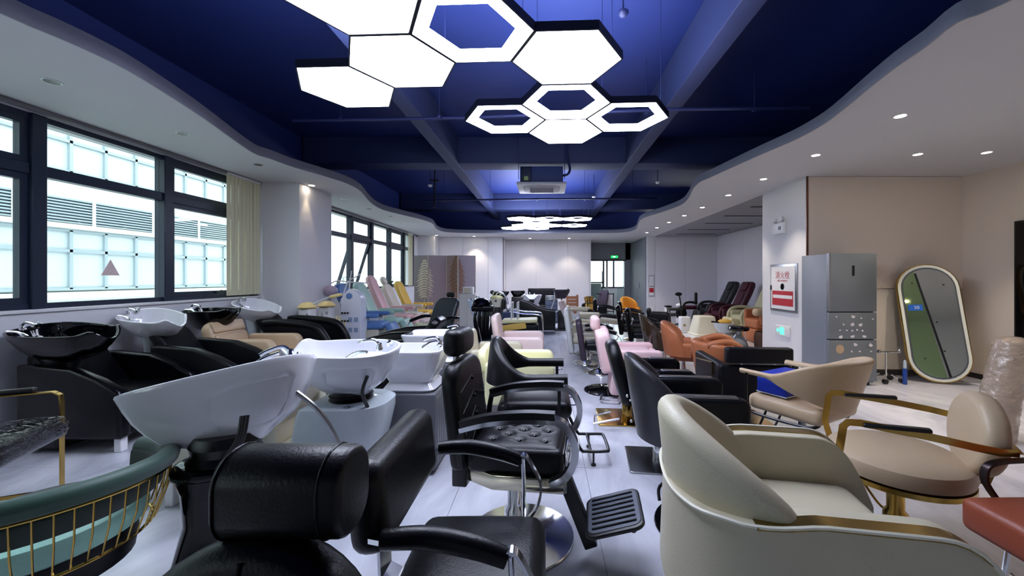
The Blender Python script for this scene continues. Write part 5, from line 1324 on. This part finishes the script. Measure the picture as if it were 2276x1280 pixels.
MB().tube(smoothpath([(-.42, 0, 1.34), (-.28, 0, 1.40), (-.05, 0, 1.38), (.28, 0, 1.36)]), .012).build('boom', M_whitep, t)
MB().tube([(-.05, 0, 1.42), (.14, 0, 1.52)], .01).build('hook_arm', M_whitep, t); MB().tube([(-.05, 0, 1.40), (-.02, .0, 1.58)], .01).build('hook_arm', M_whitep, t)
MB().tube([(-.06, -.05, 1.4), (-.24, -.05, .9)], .012).build('stay', M_whitep, t)
MB().sphere((-.40, 0, 1.22), .13, .1, .10, 18, 10).build('lamp_hood', mat('hood_mauve', (164, 150, 170), rough=.3), t)
MB().sphere((-.2, -.06, 1.14), .05, .04, .05, 12, 8).build('blue_nozzle', mat('nozzle_blue', (60, 76, 150), rough=.3), t)
for k in range(4): MB().tube([(0, 0, .2), (.2 * math.cos(PI / 4 + PI / 2 * k), .18 * math.sin(PI / 4 + PI / 2 * k), .04)], .02).build('leg', M_whitep, t)

# folding screen with palm leaves
DS = 11.2
xs = [bx(921, DS), bx(955, DS), bx(993, DS), bx(1020.5, DS), bx(1057, DS)]
zt_ = EYE + 50 * DS / F_PX
t = thing('folding_screen', 'four panel mauve folding screen with beige and brown palm leaf motifs', 'folding screen', ((xs[0] + xs[4]) / 2, DS, 0))
mid = (xs[0] + xs[4]) / 2
cols = [mat('screen_grey', (150, 140, 142), rough=.7), mat('screen_mauve', (164, 146, 154), rough=.7), mat('screen_taupe', (160, 138, 136), rough=.7), mat('screen_mauve2', (150, 138, 148), rough=.7)]
ds = [0, -.14, 0, -.14, 0]
M_leafa = mat('leaf_beige', (226, 210, 188), rough=.6); M_leafb = mat('leaf_brown', (132, 92, 68), rough=.6)
pan = []
for i in range(4):
    a = Vector((xs[i] - mid, ds[i], 0)); b_ = Vector((xs[i + 1] - mid, ds[i + 1], 0)); L_ = (b_ - a).length
    M = TR(a, rz=math.degrees(math.atan2(b_.y - a.y, b_.x - a.x)))
    pan.append((MB().box(.004, L_ - .004, -.012, .012, .05, zt_, M=M).build('screen_panel', cols[i], t), M, L_))
    MB().box(L_ - .008, L_ + .004, -.016, .016, .02, zt_, M=M).build('hinge_strip', M_leafa, t)
def frond(cx_, base_z, H_, Wf, m_, k0):
    for k in range(4):
        pn, M, L_ = pan[k]; x_off = xs[k] - mid; sc_x = L_ / (xs[k + 1] - xs[k])
        lo_, hi_ = xs[k] - mid + .006, xs[k + 1] - mid - .006
        mb = MB(); nn = 0; N_ = 15
        for i in range(N_):
            u = i / (N_ - 1); z = base_z + H_ * (.16 + .84 * u); wln = Wf * (math.sin(PI * (u * .72 + .2)) ** .8) * (.92 + .16 * (i % 2))
            for sg in (-1, 1):
                P_ = []
                for q in range(7):
                    v = q / 6; x = cx_ + sg * wln * v; zc = z - .42 * wln * v ** 1.6; th_ = .026 * math.sin(PI * min(1, v * .86 + .14)) + .003
                    P_.append((x, zc, th_))
                P_ = [p for p in P_ if lo_ <= p[0] <= hi_]
                if len(P_) < 2: continue
                vs_ = []
                for x, zc, th_ in P_: vs_ += [((x - x_off) * sc_x, -.0165, zc - th_), ((x - x_off) * sc_x, -.0165, zc + th_)]
                mb.add(vs_, [(2 * q, 2 * q + 2, 2 * q + 3, 2 * q + 1) for q in range(len(P_) - 1)], False, M); nn += 1
        if lo_ <= cx_ <= hi_:
            x = (cx_ - x_off) * sc_x; mb.add([(x - .008, -.018, base_z), (x + .008, -.018, base_z), (x + .004, -.018, base_z + H_), (x - .004, -.018, base_z + H_)], [(0, 1, 2, 3)], False, M)
        if nn: mb.build('palm_leaf', m_, pn)['kind'] = 'stuff'
frond(bx(947, DS) - mid, .75, 1.2, .25, M_leafa, 0)
frond(bx(1017, DS) - mid, .9, 1.15, .24, M_leafb, 2)
t = thing('side_cabinet', 'cream side cabinet to the right of the folding screen', 'cabinet', (bx(1042, 9.8), 9.8, 0))
MB().rbox(-.2, .2, -.18, .18, 0, 1.06, r=.01).build('cabinet_body', mat('cabinet_cream', (214, 212, 206), rough=.4), t)
for k in range(2): MB().rbox(-.185 + k * .188, -.005 + k * .188, -.195, -.18, .08, 1.03, r=.004, seg=1).build('cabinet_door', MATS['cabinet_cream'], t)
t = thing('towel_warmer', 'small white appliance box standing on the cream side cabinet', 'appliance', (bx(1042, 9.8), 9.8, 1.06))
MB().rbox(-.13, .12, -.1, .1, 0, .17, r=.02).build('casing', mat('appliance_white', (226, 226, 222), rough=.3), t)
MB().rbox(-.11, .06, -.108, -.1, .02, .15, r=.004, seg=1).build('front_panel', M_bone, t)
t = thing('plant_pot', 'small green plant on the far left window sill', 'plant', (XL + .0, 11.6, SILL))
t.location.x = XL + .0 - .02
MB().lathe([(.05, 0), (.06, .1), (.065, .1), (.05, .09)], 16).build('pot', M_blackp, t)
for k in range(9):
    a = k * 2.4; MB().tube(smoothpath([(0, 0, .08), (.04 * math.cos(a), .04 * math.sin(a), .16), (.09 * math.cos(a), .09 * math.sin(a), .19 + .01 * (k % 3))]), [.012, .014, .016, .018, .018, .018, .018, .016, .014, .01, .006, .003, .001], 5).build('leaf', mat('leaf_green', (54, 96, 52), rough=.5), t)

# ================================================================ RIGHT SIDE
# fridge
t = thing('refrigerator', 'tall grey refrigerator with small white stickers on its lower drawers', 'refrigerator', (4.13, 5.55, 0))
M_frs = mat('fridge_side_grey', (120, 126, 138), rough=.4); M_frf = mat('fridge_front_steel', (124, 130, 136), rough=.35, metal=.4)
MB().rbox(-.32, .32, -.24, .28, .03, 1.78, r=.008).build('cabinet', M_frs, t)
drs = []
for z0, z1, nm in ((1.0, 1.785, 'fridge_door'), (.63, .985, 'fridge_drawer'), (.06, .615, 'fridge_drawer')):
    drs.append(MB().rbox(-.32, .32, -.29, -.245, z0, z1, r=.006, seg=2).build(nm, M_frf, t))
MB().rbox(-.015, .02, -.293, -.289, 1.48, 1.62, r=.001, seg=1).build('display', M_blackp, drs[0])
MB().box(-.322, -.305, -.292, -.24, 1.0, 1.785).build('edge_trim', M_steel, drs[0])
M_stk = mat('sticker_white', (214, 212, 212), rough=.5); rnd = random.Random(3)
for k, (px_, py_) in enumerate([(1859, 704), (1896, 704), (1914, 707), (1875, 721), (1895, 721), (1913, 722), (1867, 734), (1882, 734), (1894, 735), (1905, 733), (1917, 735), (1869, 749), (1895, 748), (1921, 748), (1901, 766), (1935, 767), (1893, 781), (1911, 781), (1940, 709), (1936, 781)]):
    p = W(px_, py_, 5.26); r_ = (.026 if k in (1, 4, 5, 11, 12, 13, 14, 15) else .013)
    o = [(r_ * (1 + .25 * math.sin(3 * a + k)) * math.cos(a), r_ * (.8 + .2 * math.cos(2 * a + k)) * math.sin(a)) for a in [2 * PI * i / 14 for i in range(14)]]
    dp = drs[1] if p.z > .62 else drs[2]
    MB().pad(o, .0015, .0004, M=TR((p.x - 4.13, -.2905, p.z), rx=90), seg=1).build('sticker', M_stk, dp)
p = W(1867, 776, 5.26)
MB().pad(ellipse(.055, .06, 20), .0015, .0004, M=TR((p.x - 4.13, -.2905, p.z), rx=90), seg=1).build('sticker', mat('sticker_tan', (188, 160, 128), rough=.5), drs[2])
for x in (-.27, .27): MB().cyl((x, -.2), .02, 0, .035, 12).build('foot', M_blackp, t)

# stadium mirror leaning in the corner
t = thing('standing_mirror', 'tall pill shaped mirror with gold rim leaning in the right corner', 'mirror', (5.40, 5.36, .012), -24)
def stad(w, h, n=14):
    r_ = w / 2; return [(r_ * math.cos(PI * i / n), h / 2 - r_ + r_ * math.sin(PI * i / n)) for i in range(n + 1)] + [(r_ * math.cos(PI + PI * i / n), -h / 2 + r_ + r_ * math.sin(PI + PI * i / n)) for i in range(n + 1)]
Mm = TR((0, 0, 0), rz=0) @ TR((.0, .0, .0), rx=-9) @ TR((-.02, 0, .83), ry=0) @ Euler((R(90), 0, 0)).to_matrix().to_4x4() @ Euler((0, 0, R(4))).to_matrix().to_4x4()
MB().pad(stad(.70, 1.66), .05, .006, M=Mm @ TR((0, 0, -.05))).build('frame', M_gold, t)
fr_ = t.children[0]
MB().pad(stad(.67, 1.63), .006, .001, M=Mm @ TR((0, 0, .0)), seg=1).build('light_border', mat('mirror_border', (226, 228, 216), rough=.3), fr_)
MB().pad(stad(.60, 1.56), .006, .001, M=Mm @ TR((0, 0, .003)), seg=1).build('led_strip', mat('mirror_strip', (84, 90, 96), rough=.35), fr_)
gl_ = mat('mirror_glass', (216, 222, 214), rough=.03, metal=1.0)
MB().pad(stad(.565, 1.52), .006, .001, M=Mm @ TR((0, 0, .0055)), seg=1).build('mirror_glass', gl_, t)
q = MB()
o = [p for p in stad(.56, 1.515, 20)]
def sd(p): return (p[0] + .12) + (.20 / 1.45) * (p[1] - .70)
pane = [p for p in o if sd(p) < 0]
MB().pad(pane, .003, .0005, M=Mm @ TR((0, 0, .0118)), seg=1).build('green_reflection', mat('mirror_reflection_green', (176, 204, 150), rough=.04, metal=1.0), t)  # greenish room reflection put into the colour of this half of the mirror
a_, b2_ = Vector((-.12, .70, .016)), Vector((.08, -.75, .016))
MB().tube([Mm @ a_, Mm @ b2_], .008, flat=(.022, .006)).build('reflected_edge', M_blackp, t)  # thin dark bar standing in for an edge reflected in the mirror
MB().pad(rrect(.16, .085, .005), .002, .0004, M=Mm @ TR((-.175, .21, .0155)), seg=1).build('blue_label', mat('label_blue', (30, 96, 190), rough=.5), t)
def text(s_, size, M, m, name='lettering', parent=None, ext=.0008, align='CENTER'):
    c = bpy.data.curves.new(name, 'FONT'); c.body = s_; c.size = size; c.extrude = ext; c.align_x = align; c.align_y = 'CENTER'; c.materials.append(m)
    o = bpy.data.objects.new(name, c); COL.objects.link(o)
    bpy.context.view_layer.update()
    me = bpy.data.meshes.new_from_object(o.evaluated_get(bpy.context.evaluated_depsgraph_get()))
    bpy.data.objects.remove(o); o = bpy.data.objects.new(name, me); COL.objects.link(o); o.matrix_world = M
    if parent is not None: o.parent = parent; o.matrix_local = M
    return o
text('50', .06, Mm @ TR((-.16, .21, .0185)), M_whitep, parent=t)
for x, y in ((.17, .52), (-.17, .56), (.03, 0), (-.16, -.5), (.06, -.4)): MB().lathe([(.009, 0), (.009, .008)], 10, M=Mm @ TR((x, y, .014))).build('clip', M_blackp, t)
MB().tube(smoothpath([(.02, .05, .01), (.2, .12, .008), (.42, .1, .008), (.6, .02, .008)]), .006).build('power_cord', M_whitep, t)

# trolley with blue bottle
t = thing('trolley_stand', 'small chrome rolling stand between the refrigerator and the mirror', 'trolley', (4.78, 5.50, 0))
for x, y in ((-.12, -.1), (.14, -.06), (-.12, .12), (.14, .12)):
    MB().lathe([(.008, 0), (.03, .004), (.03, .05), (.008, .054)], 12, M=TR((x, y, .032), rx=90)).build('caster', M_blackp, t)
    MB().tube([(x, y, .05), (x * .4, y * .4, .1)], .01).build('base_arm', M_chrome, t)
MB().tube([(0, 0, .08), (0, 0, .42)], .012).build('pole', M_chrome, t)
MB().tube([(-.14, -.05, .42), (.14, -.05, .42)], .010).build('top_bar', M_chrome, t); MB().tube([(-.1, .05, .40), (.1, .05, .40)], .010).build('top_bar', M_chrome, t)
for x in (-.14, .14): MB().sphere((x, -.05, .43), .024, .024, .03, 10, 6).build('knob', M_steel, t)
t = thing('spray_bottle', 'slim blue bottle standing by the chrome stand', 'bottle', (4.90, 5.34, 0))
MB().lathe([(.02, 0), (.026, .01), (.026, .2), (.018, .22)], 16).build('lower_body', mat('bottle_blue', (30, 70, 150), rough=.2), t)
MB().lathe([(.018, .22), (.02, .23), (.018, .31), (.01, .33)], 16).build('neck', mat('bottle_clear', (180, 196, 206), rough=.15), t)

# bubble-wrapped roll and sheet at the right edge
t = thing('wrapped_parcel', 'crumpled clear bubble wrap bundle leaning at the right edge', 'parcel', (4.12, 3.55, 0), 0)
rg = []; rnd = random.Random(5)
for i in range(40):
    u = i / 39; z = u * .92; cx_ = -.08 + .20 * u; r_ = .15 * (1 - .25 * u) if u < .96 else .15 * .7
    if i == 39: r_ = .04
    rg.append([(cx_ + (r_ + rnd.uniform(-.009, .009)) * math.cos(2 * PI * j / 28), (r_ + rnd.uniform(-.009, .009)) * math.sin(2 * PI * j / 28), z) for j in range(28)])
wm = mat('bubble_wrap', (150, 136, 124), rough=.2, spec=.6, coat=.5, vary=.3, bump=.9, bscale=30)
MB().loft(rg, smooth=False).build('wrap', wm, t)
t = thing('wrapped_sheet', 'flat white foam sheet package beside the bubble wrap bundle', 'parcel', (4.36, 3.36, 0), -10)
MB().rbox(-.12, .12, -.05, .05, 0, .80, r=.02, M=TR(ry=14)).build('sheet', mat('foam_white', (196, 190, 200), rough=.4, bump=.3, bscale=20), t)
t = thing('wall_screen', 'large black panel hung on the right wall', 'panel', (XR, 4.2, .62))
MB().rbox(-.05, 0, -.95, .97, 0, 1.58, r=.01).build('frame', M_blackp, t)
MB().rbox(-.056, -.05, -.92, .94, .03, 1.55, r=.001, seg=1).build('glass', M_blackgl, t)

# pier fittings: fire-hose cabinet, emergency light, exit sign
XPW = 3.895
t = thing('fire_hose_cabinet', 'white framed fire hydrant cabinet with red notice on the pier', 'cabinet', (XPW, 6.40, 1.29))
MB().rbox(-.02, 0, -.36, .36, -.39, .39, r=.006).build('frame', M_steel, t)
dr_ = MB().rbox(-.026, -.02, -.32, .32, -.35, .35, r=.002, seg=1).build('door', M_whitep, t)
Mt = Matrix.Translation((-.0275, 0, 0)) @ Matrix(((0, 0, -1, 0), (-1, 0, 0, 0), (0, 1, 0, 0), (0, 0, 0, 1)))
M_red = mat('notice_red', (176, 28, 44), rough=.5); M_redtxt = mat('text_red', (170, 50, 56), rough=.5)
text('消火栓', .13, Mt @ TR((0, .20, 0)), M_redtxt, parent=dr_)
text('FIRE HYDRANT', .04, Mt @ TR((0, .115, 0)), M_redtxt, parent=dr_)
MB().lathe([(.048, 0), (.048, .001), (.056, .001), (.056, 0)], 24, M=Mt @ TR((0, .02, .0))).build('emblem_ring', M_fascia, dr_)
MB().tube([Mt @ Vector(p) for p in ((-.02, .035, .001), (.01, .04, .001), (.0, .01, .001), (.025, .0, .001))], .004, 6).build('emblem_hand', M_blackp, dr_)
nb = MB().pad(rrect(.56, .24, .004), .0015, .0004, M=Mt @ TR((0, -.17, 0)), seg=1).build('red_notice', M_red, dr_)
MB().pad(rrect(.52, .055, .003), .0008, .0002, M=Mt @ TR((0, -.145, .0016)), seg=1).build('white_band', M_whitep, nb)
MB().rbox(-.04, -.026, .30, .33, -.04, .04, r=.004).build('latch', M_blackp, dr_)
t = thing('emergency_light', 'white twin-lamp emergency light high on the pier', 'emergency light', (XPW, 6.48, 2.28))
MB().rbox(-.06, 0, -.15, .15, -.1, .08, r=.01).build('box', M_whitep, t)
for y in (-.09, .09):
    MB().lathe([(.02, -.03), (.045, -.01), (.05, .02), (.04, .03)], 18, M=TR((-.06, y, .13), ry=-70)).build('lamp_head', M_whitep, t)
    MB().tube([(-.03, y, .08), (-.04, y, .12)], .012).build('lamp_neck', M_fascia, t)
MB().box(-.062, -.06, -.1, -.02, -.04, .02).build('indicator', M_fascia, t)
M_green_e = mat('exit_green_glow', (60, 230, 150), rough=.5, emis=(60, 235, 150), estr=1.6)
t = thing('exit_sign', 'low green illuminated exit direction sign on the pier', 'exit sign', (XPW, 6.42, .585))
MB().rbox(-.02, 0, -.19, .19, -.085, .085, r=.004).build('plate', M_whitep, t)
Me = Matrix.Translation((-.0205, 0, 0)) @ Matrix(((0, 0, -1, 0), (-1, 0, 0, 0), (0, 1, 0, 0), (0, 0, 0, 1)))
MB().pad([(-.16, 0), (-.11, .04), (-.11, .015), (-.06, .015), (-.06, -.015), (-.11, -.015), (-.11, -.04)], .001, .0003, M=Me, seg=1).build('arrow', M_green_e, t)
for x in (-.03, .03):
    MB().pad(rrect(.045, .12, .003), .001, .0003, M=Me @ TR((x, 0, 0)), seg=1).build('figure_panel', M_green_e, t)
t = thing('exit_sign', 'small green lit exit sign above the glass door', 'exit sign', (2.97, 16.95, 2.37))
MB().rbox(-.16, .16, -.02, .02, -.06, .06, r=.005).build('plate', M_blackp, t)
MB().rbox(-.15, .15, -.024, -.02, -.05, .05, r=.001, seg=1).build('lit_face', mat('exit_face_green', (20, 200, 70), rough=.5, emis=(30, 220, 90), estr=1.3), t)
MB().box(-.06, .04, -.027, -.024, -.02, .02).build('running_figure', mat('exit_glyph', (200, 255, 220), rough=.5, emis=(210, 255, 225), estr=1.5), t)
t = thing('emergency_light', 'dark small emergency lamp beside the exit sign over the glass door', 'emergency light', (2.74, 16.95, 2.40))
MB().rbox(-.06, .06, -.03, .03, -.06, .06, r=.02).build('box', M_fascia, t)
t = thing('fire_hose_cabinet', 'narrow fire cabinet with red notice on the far corridor pier', 'cabinet', (3.83, 14.2, 1.15))
MB().rbox(-.1, .1, -.02, 0, -.36, .4, r=.005).build('frame', M_fascia, t)
MB().rbox(-.085, .085, -.026, -.02, -.33, .37, r=.002, seg=1).build('door', M_whitep, t)
MB().box(-.08, .08, -.028, -.026, -.22, -.06).build('red_notice', M_red, t); MB().box(-.08, .08, -.028, -.026, -.02, .02).build('grey_line', M_fascia, t)
t = thing('wall_switch', 'small white switch plate on the far corridor pier', 'switch', (3.86, 14.2, .35)); MB().rbox(-.045, .045, -.012, 0, -.05, .05, r=.004).build('plate', M_whitep, t)
t = thing('wall_notice', 'small grey notice on the corridor wall beyond the door', 'notice', (3.655, 15.5, 1.15)); MB().rbox(-.01, .01, -.2, .2, -.1, .12, r=.002, seg=1).build('plate', M_fascia, t)

# ================================================================ ALCOVE: MASSAGE CHAIRS AND PEDICURE STATIONS
def massage(label, loc, rz, m, m2):
    t = thing('massage_chair', label, 'massage chair', loc, rz, 'massage chairs in the alcove')
    M = TR((-.30, 0, .50), ry=-26) @ Matrix(((0, 0, 1, -.08), (1, 0, 0, 0), (0, 1, 0, 0), (0, 0, 0, 1)))
    MB().pad([(-.25, 0), (.25, 0), (.29, .35), (.30, .6), (.27, .82), (.2, .92), (-.2, .92), (-.27, .82), (-.30, .6), (-.29, .35)], .17, .06, M=M, seg=4).build('backrest', m, t)
    bk_ = t.children[0]
    MB().pad(rrect(.34, .28, [.06, .06, .1, .1], 5), .06, .025, M=M @ TR((0, .74, .16))).build('head_pillow', m, bk_)
    MB().pad(rrect(.36, .5, .06), .03, .012, M=M @ TR((0, .30, .165))).build('back_cushion', m, bk_)
    MB().rbox(-.3, .3, -.26, .26, .30, .50, r=.06, puff=.01).build('seat', m, t)
    for sy in (-1, 1):
        a = MB().rbox(-.36, .3, sy * .35 - .08, sy * .35 + .08, .18, .62, r=.07, seg=4).build('arm_housing', m2, t)
        MB().tube(smoothpath([(-.3, sy * .35, .62), (-.1, sy * .35, .69), (.2, sy * .35, .66), (.33, sy * .35, .5), (.3, sy * .35, .3)], 4), .04, 10).build('arm_roll', m, a)
        MB().lathe([(.1, 0), (.1, .012), (.06, .02)], 20, M=TR((.0, sy * .43, .40), rx=90 * -sy)).build('round_badge', M_blackp, a)
    MB().rbox(-.14, .14, -.26, .26, 0, .34, r=.07, seg=4, M=TR((.48, 0, .10), ry=-14)).build('leg_rest', m, t)
    MB().rbox(-.34, .34, -.3, .3, .03, .3, r=.05).build('base', m2, t)
    return t
M_maroon = leather('maroon_leather', (74, 26, 42)); M_char = leather('charcoal_leather', (40, 40, 44)); M_ivory = leather('ivory_leather', (206, 200, 162))
massage('charcoal massage chair, farthest of three in the alcove', (5.25, 12.3, 0), 180, M_char, M_char)
massage('maroon massage chair between the charcoal and ivory ones', (5.15, 11.2, 0), 180, M_maroon, M_maroon)
massage('ivory massage chair, nearest of three in the alcove', (5.2, 10.1, 0), 180, M_ivory, M_ivory)
t = thing('pedicure_chair', 'orange brown pedicure recliner partly behind the pier', 'pedicure chair', (5.0, 9.0, 0), 180)
MB().rbox(-.3, .3, -.28, .28, .3, .52, r=.05).build('seat', M_brownl, t); MB().rbox(-.1, .05, -.27, .27, 0, .42, r=.05, M=TR((-.3, 0, .5), ry=-28)).build('backrest', M_brownl, t)
for sy in (-1, 1): MB().rbox(-.3, .26, sy * .34 - .05, sy * .34 + .05, .4, .72, r=.04).build('armrest', M_brownl, t)
MB().rbox(-.34, .34, -.3, .3, 0, .3, r=.04).build('base', M_brownl, t)
t = thing('bolster', 'cream roll cushion on top of the orange brown recliner arm', 'cushion', (4.72, 8.56, .62), 10); MB().rbox(-.2, .22, -.09, .09, 0, .17, r=.075, seg=5).build('roll', M_beigel, t)
for o_ in (): pass
t = thing('tilted_machine', 'black exercise-like machine with oval mirror head and curved arm in the alcove', 'salon machine', (4.22, 12.2, 0))
MB().lathe([(.02, .18), (.14, .22), (.17, .36), (.14, .5), (.05, .56)], 20).build('body', M_blackm, t)
MB().lathe([(.2, 0), (.2, .02), (.05, .06), (.04, .2)], 20).build('foot', M_blackp, t)
MB().tube(smoothpath([(0, 0, .55), (-.03, 0, .75), (-.06, 0, .92)]), .022).build('stem', M_blackp, t)
MB().pad(ellipse(.11, .06, 24), .04, .015, M=TR((-.08, .02, .95), rx=90)).build('mirror_head', M_blackp, t)
MB().tube(smoothpath([(.05, 0, .5), (.12, 0, .66), (.3, 0, .70), (.5, 0, .66)]), .035).build('arm', M_blackm, t)
MB().rbox(.42, .50, -.04, .04, .62, 1.0, r=.02).build('handle', M_blackp, t)
t = thing('pedicure_tub', 'large cream tapered pedicure tub on the alcove floor', 'pedicure tub', (4.02, 10.0, 0))
rg = [[(p[0] + (.02 if z > .2 else 0), p[1], z) for p in rrect(w_, d_, .06, 5)] for z, w_, d_ in ((0, .62, .6), (.04, .62, .6), (.06, .56, .54), (.44, .44, .44), (.48, .42, .42), (.49, .38, .38))]
MB().loft(rg).build('tub', mat('tub_cream', (222, 220, 200), rough=.25), t)
t = thing('sterilizer_box', 'white box appliance left of the cream pedicure tub', 'appliance', (3.72, 10.5, 0)); MB().rbox(-.13, .13, -.12, .12, .03, .42, r=.03).build('casing', M_whitep, t)
MB().rbox(-.2, .14, -.16, .1, 0, .04, r=.01).build('base', M_whitep, t); MB().lathe([(.03, 0), (.03, .01)], 14, M=TR((-.04, -.12, .2), rx=90)).build('dial', M_golddk, t)
t = thing('stool', 'round black cushioned low stool in the alcove entrance', 'stool', (3.58, 11.3, 0))
MB().lathe([(.02, .36), (.17, .36), (.185, .4), (.17, .44), (.02, .45)], 24).build('seat', M_char, t); column(t, .36, M_blackp, .03, lever=False)
for k in range(5): MB().tube([(0, 0, .05), (.2 * math.cos(k * 1.257), .2 * math.sin(k * 1.257), .03)], .015).build('leg', M_blackp, t)
t = thing('stool', 'black flat backed low stool behind the round one', 'stool', (3.95, 12.0, 0)); MB().rbox(-.22, .22, -.14, .14, .46, .54, r=.035).build('seat', M_char, t)
for x in (-.18, .18):
    for y in (-.1, .1): MB().box(x - .015, x + .015, y - .015, y + .015, 0, .47).build('leg', M_blackp, t)
t = thing('white_pedestal', 'white upright appliance with a black top at the alcove entrance', 'appliance', (3.98, 12.75, 0)); MB().rbox(-.09, .09, -.1, .1, 0, .5, r=.015).build('casing', M_whitep, t); MB().rbox(-.1, .1, -.11, .11, .5, .56, r=.02).build('black_top', M_blackp, t)
t = thing('towel_roll', 'white rolled towel standing beside the black topped appliance', 'towel', (4.3, 12.6, .0)); MB().rbox(-.08, .1, -.1, .1, 0, .48, r=.02).build('stand', M_whitep, t); MB().sphere((.0, 0, .57), .12, .1, .07, 16, 8).build('towel', M_white, t)
t = thing('massage_bed', 'low maroon padded bench in the alcove', 'bench', (4.78, 13.0, 0)); MB().rbox(-.35, .35, -.2, .2, .42, .54, r=.04).build('pad', M_maroon, t)
for x in (-.3, .3): MB().box(x - .03, x + .03, -.15, .15, 0, .43).build('leg', M_maroon, t)
t = thing('ottoman', 'small round pink upholstered pouf beside the corridor pier', 'pouf', (3.92, 12.15, 0), 0)
t.location = (3.58, 12.5, 0)
MB().lathe([(.14, 0), (.17, .03), (.18, .1), (.17, .2), (.14, .24), (.02, .25)], 24).build('pouf_body', M_pinkl, t)
# bowl-shaped stools
t = thing('shell_stool', 'white bowl shaped rolling stool with gold and grey seat cushion in the alcove', 'stool', (4.05, 8.9, 0), 0)
MB().lathe([(.02, .20), (.12, .22), (.2, .32), (.23, .44), (.2, .44), (.02, .4)], 26).build('bowl', M_whitegl, t)
MB().sphere((.02, 0, .46), .15, .13, .06, 16, 8).build('cushion', mat('ochre_fabric', (190, 150, 60), rough=.6), t)
MB().tube([(-.28, 0, .46), (-.1, 0, .44)], .02).build('handle', M_blackp, t)
MB().tube([(0, 0, .06), (0, 0, .22)], .02).build('pole', M_chrome, t)
for k in range(5):
    c_, s_ = math.cos(k * 1.257 + .3), math.sin(k * 1.257 + .3)
    MB().tube([(0, 0, .1), (.17 * c_, .17 * s_, .06)], .013).build('base_arm', M_chrome, t)
    MB().sphere((.18 * c_, .18 * s_, .025), .025, .02, .025, 10, 6).build('caster', M_blackp, t)
t = thing('stool', 'round black stool on a clear domed pedestal near the pier', 'stool', (4.03, 8.2, 0))
MB().lathe([(.02, .36), (.2, .36), (.22, .4), (.2, .44), (.02, .45)], 28).build('seat', M_blackgl, t)
MB().lathe([(.2, 0), (.2, .03), (.15, .16), (.07, .26), (.05, .36)], 26).build('pedestal', mat('clear_acrylic', (190, 198, 200), rough=.1, trans=.7), t)
MB().tube([(.1, -.1, .02), (.1, -.1, .36)], .01).build('rod', M_chrome, t)
t = thing('basket', 'dark brown round wicker basket beside the pier', 'basket', (4.46, 7.95, 0))
MB().lathe([(.16, 0), (.2, .05), (.21, .25), (.19, .36), (.17, .36), (.18, .2), (.02, .05)], 26).build('basket_body', mat('wicker_brown', (74, 50, 40), rough=.7, bump=.6, bscale=90), t)
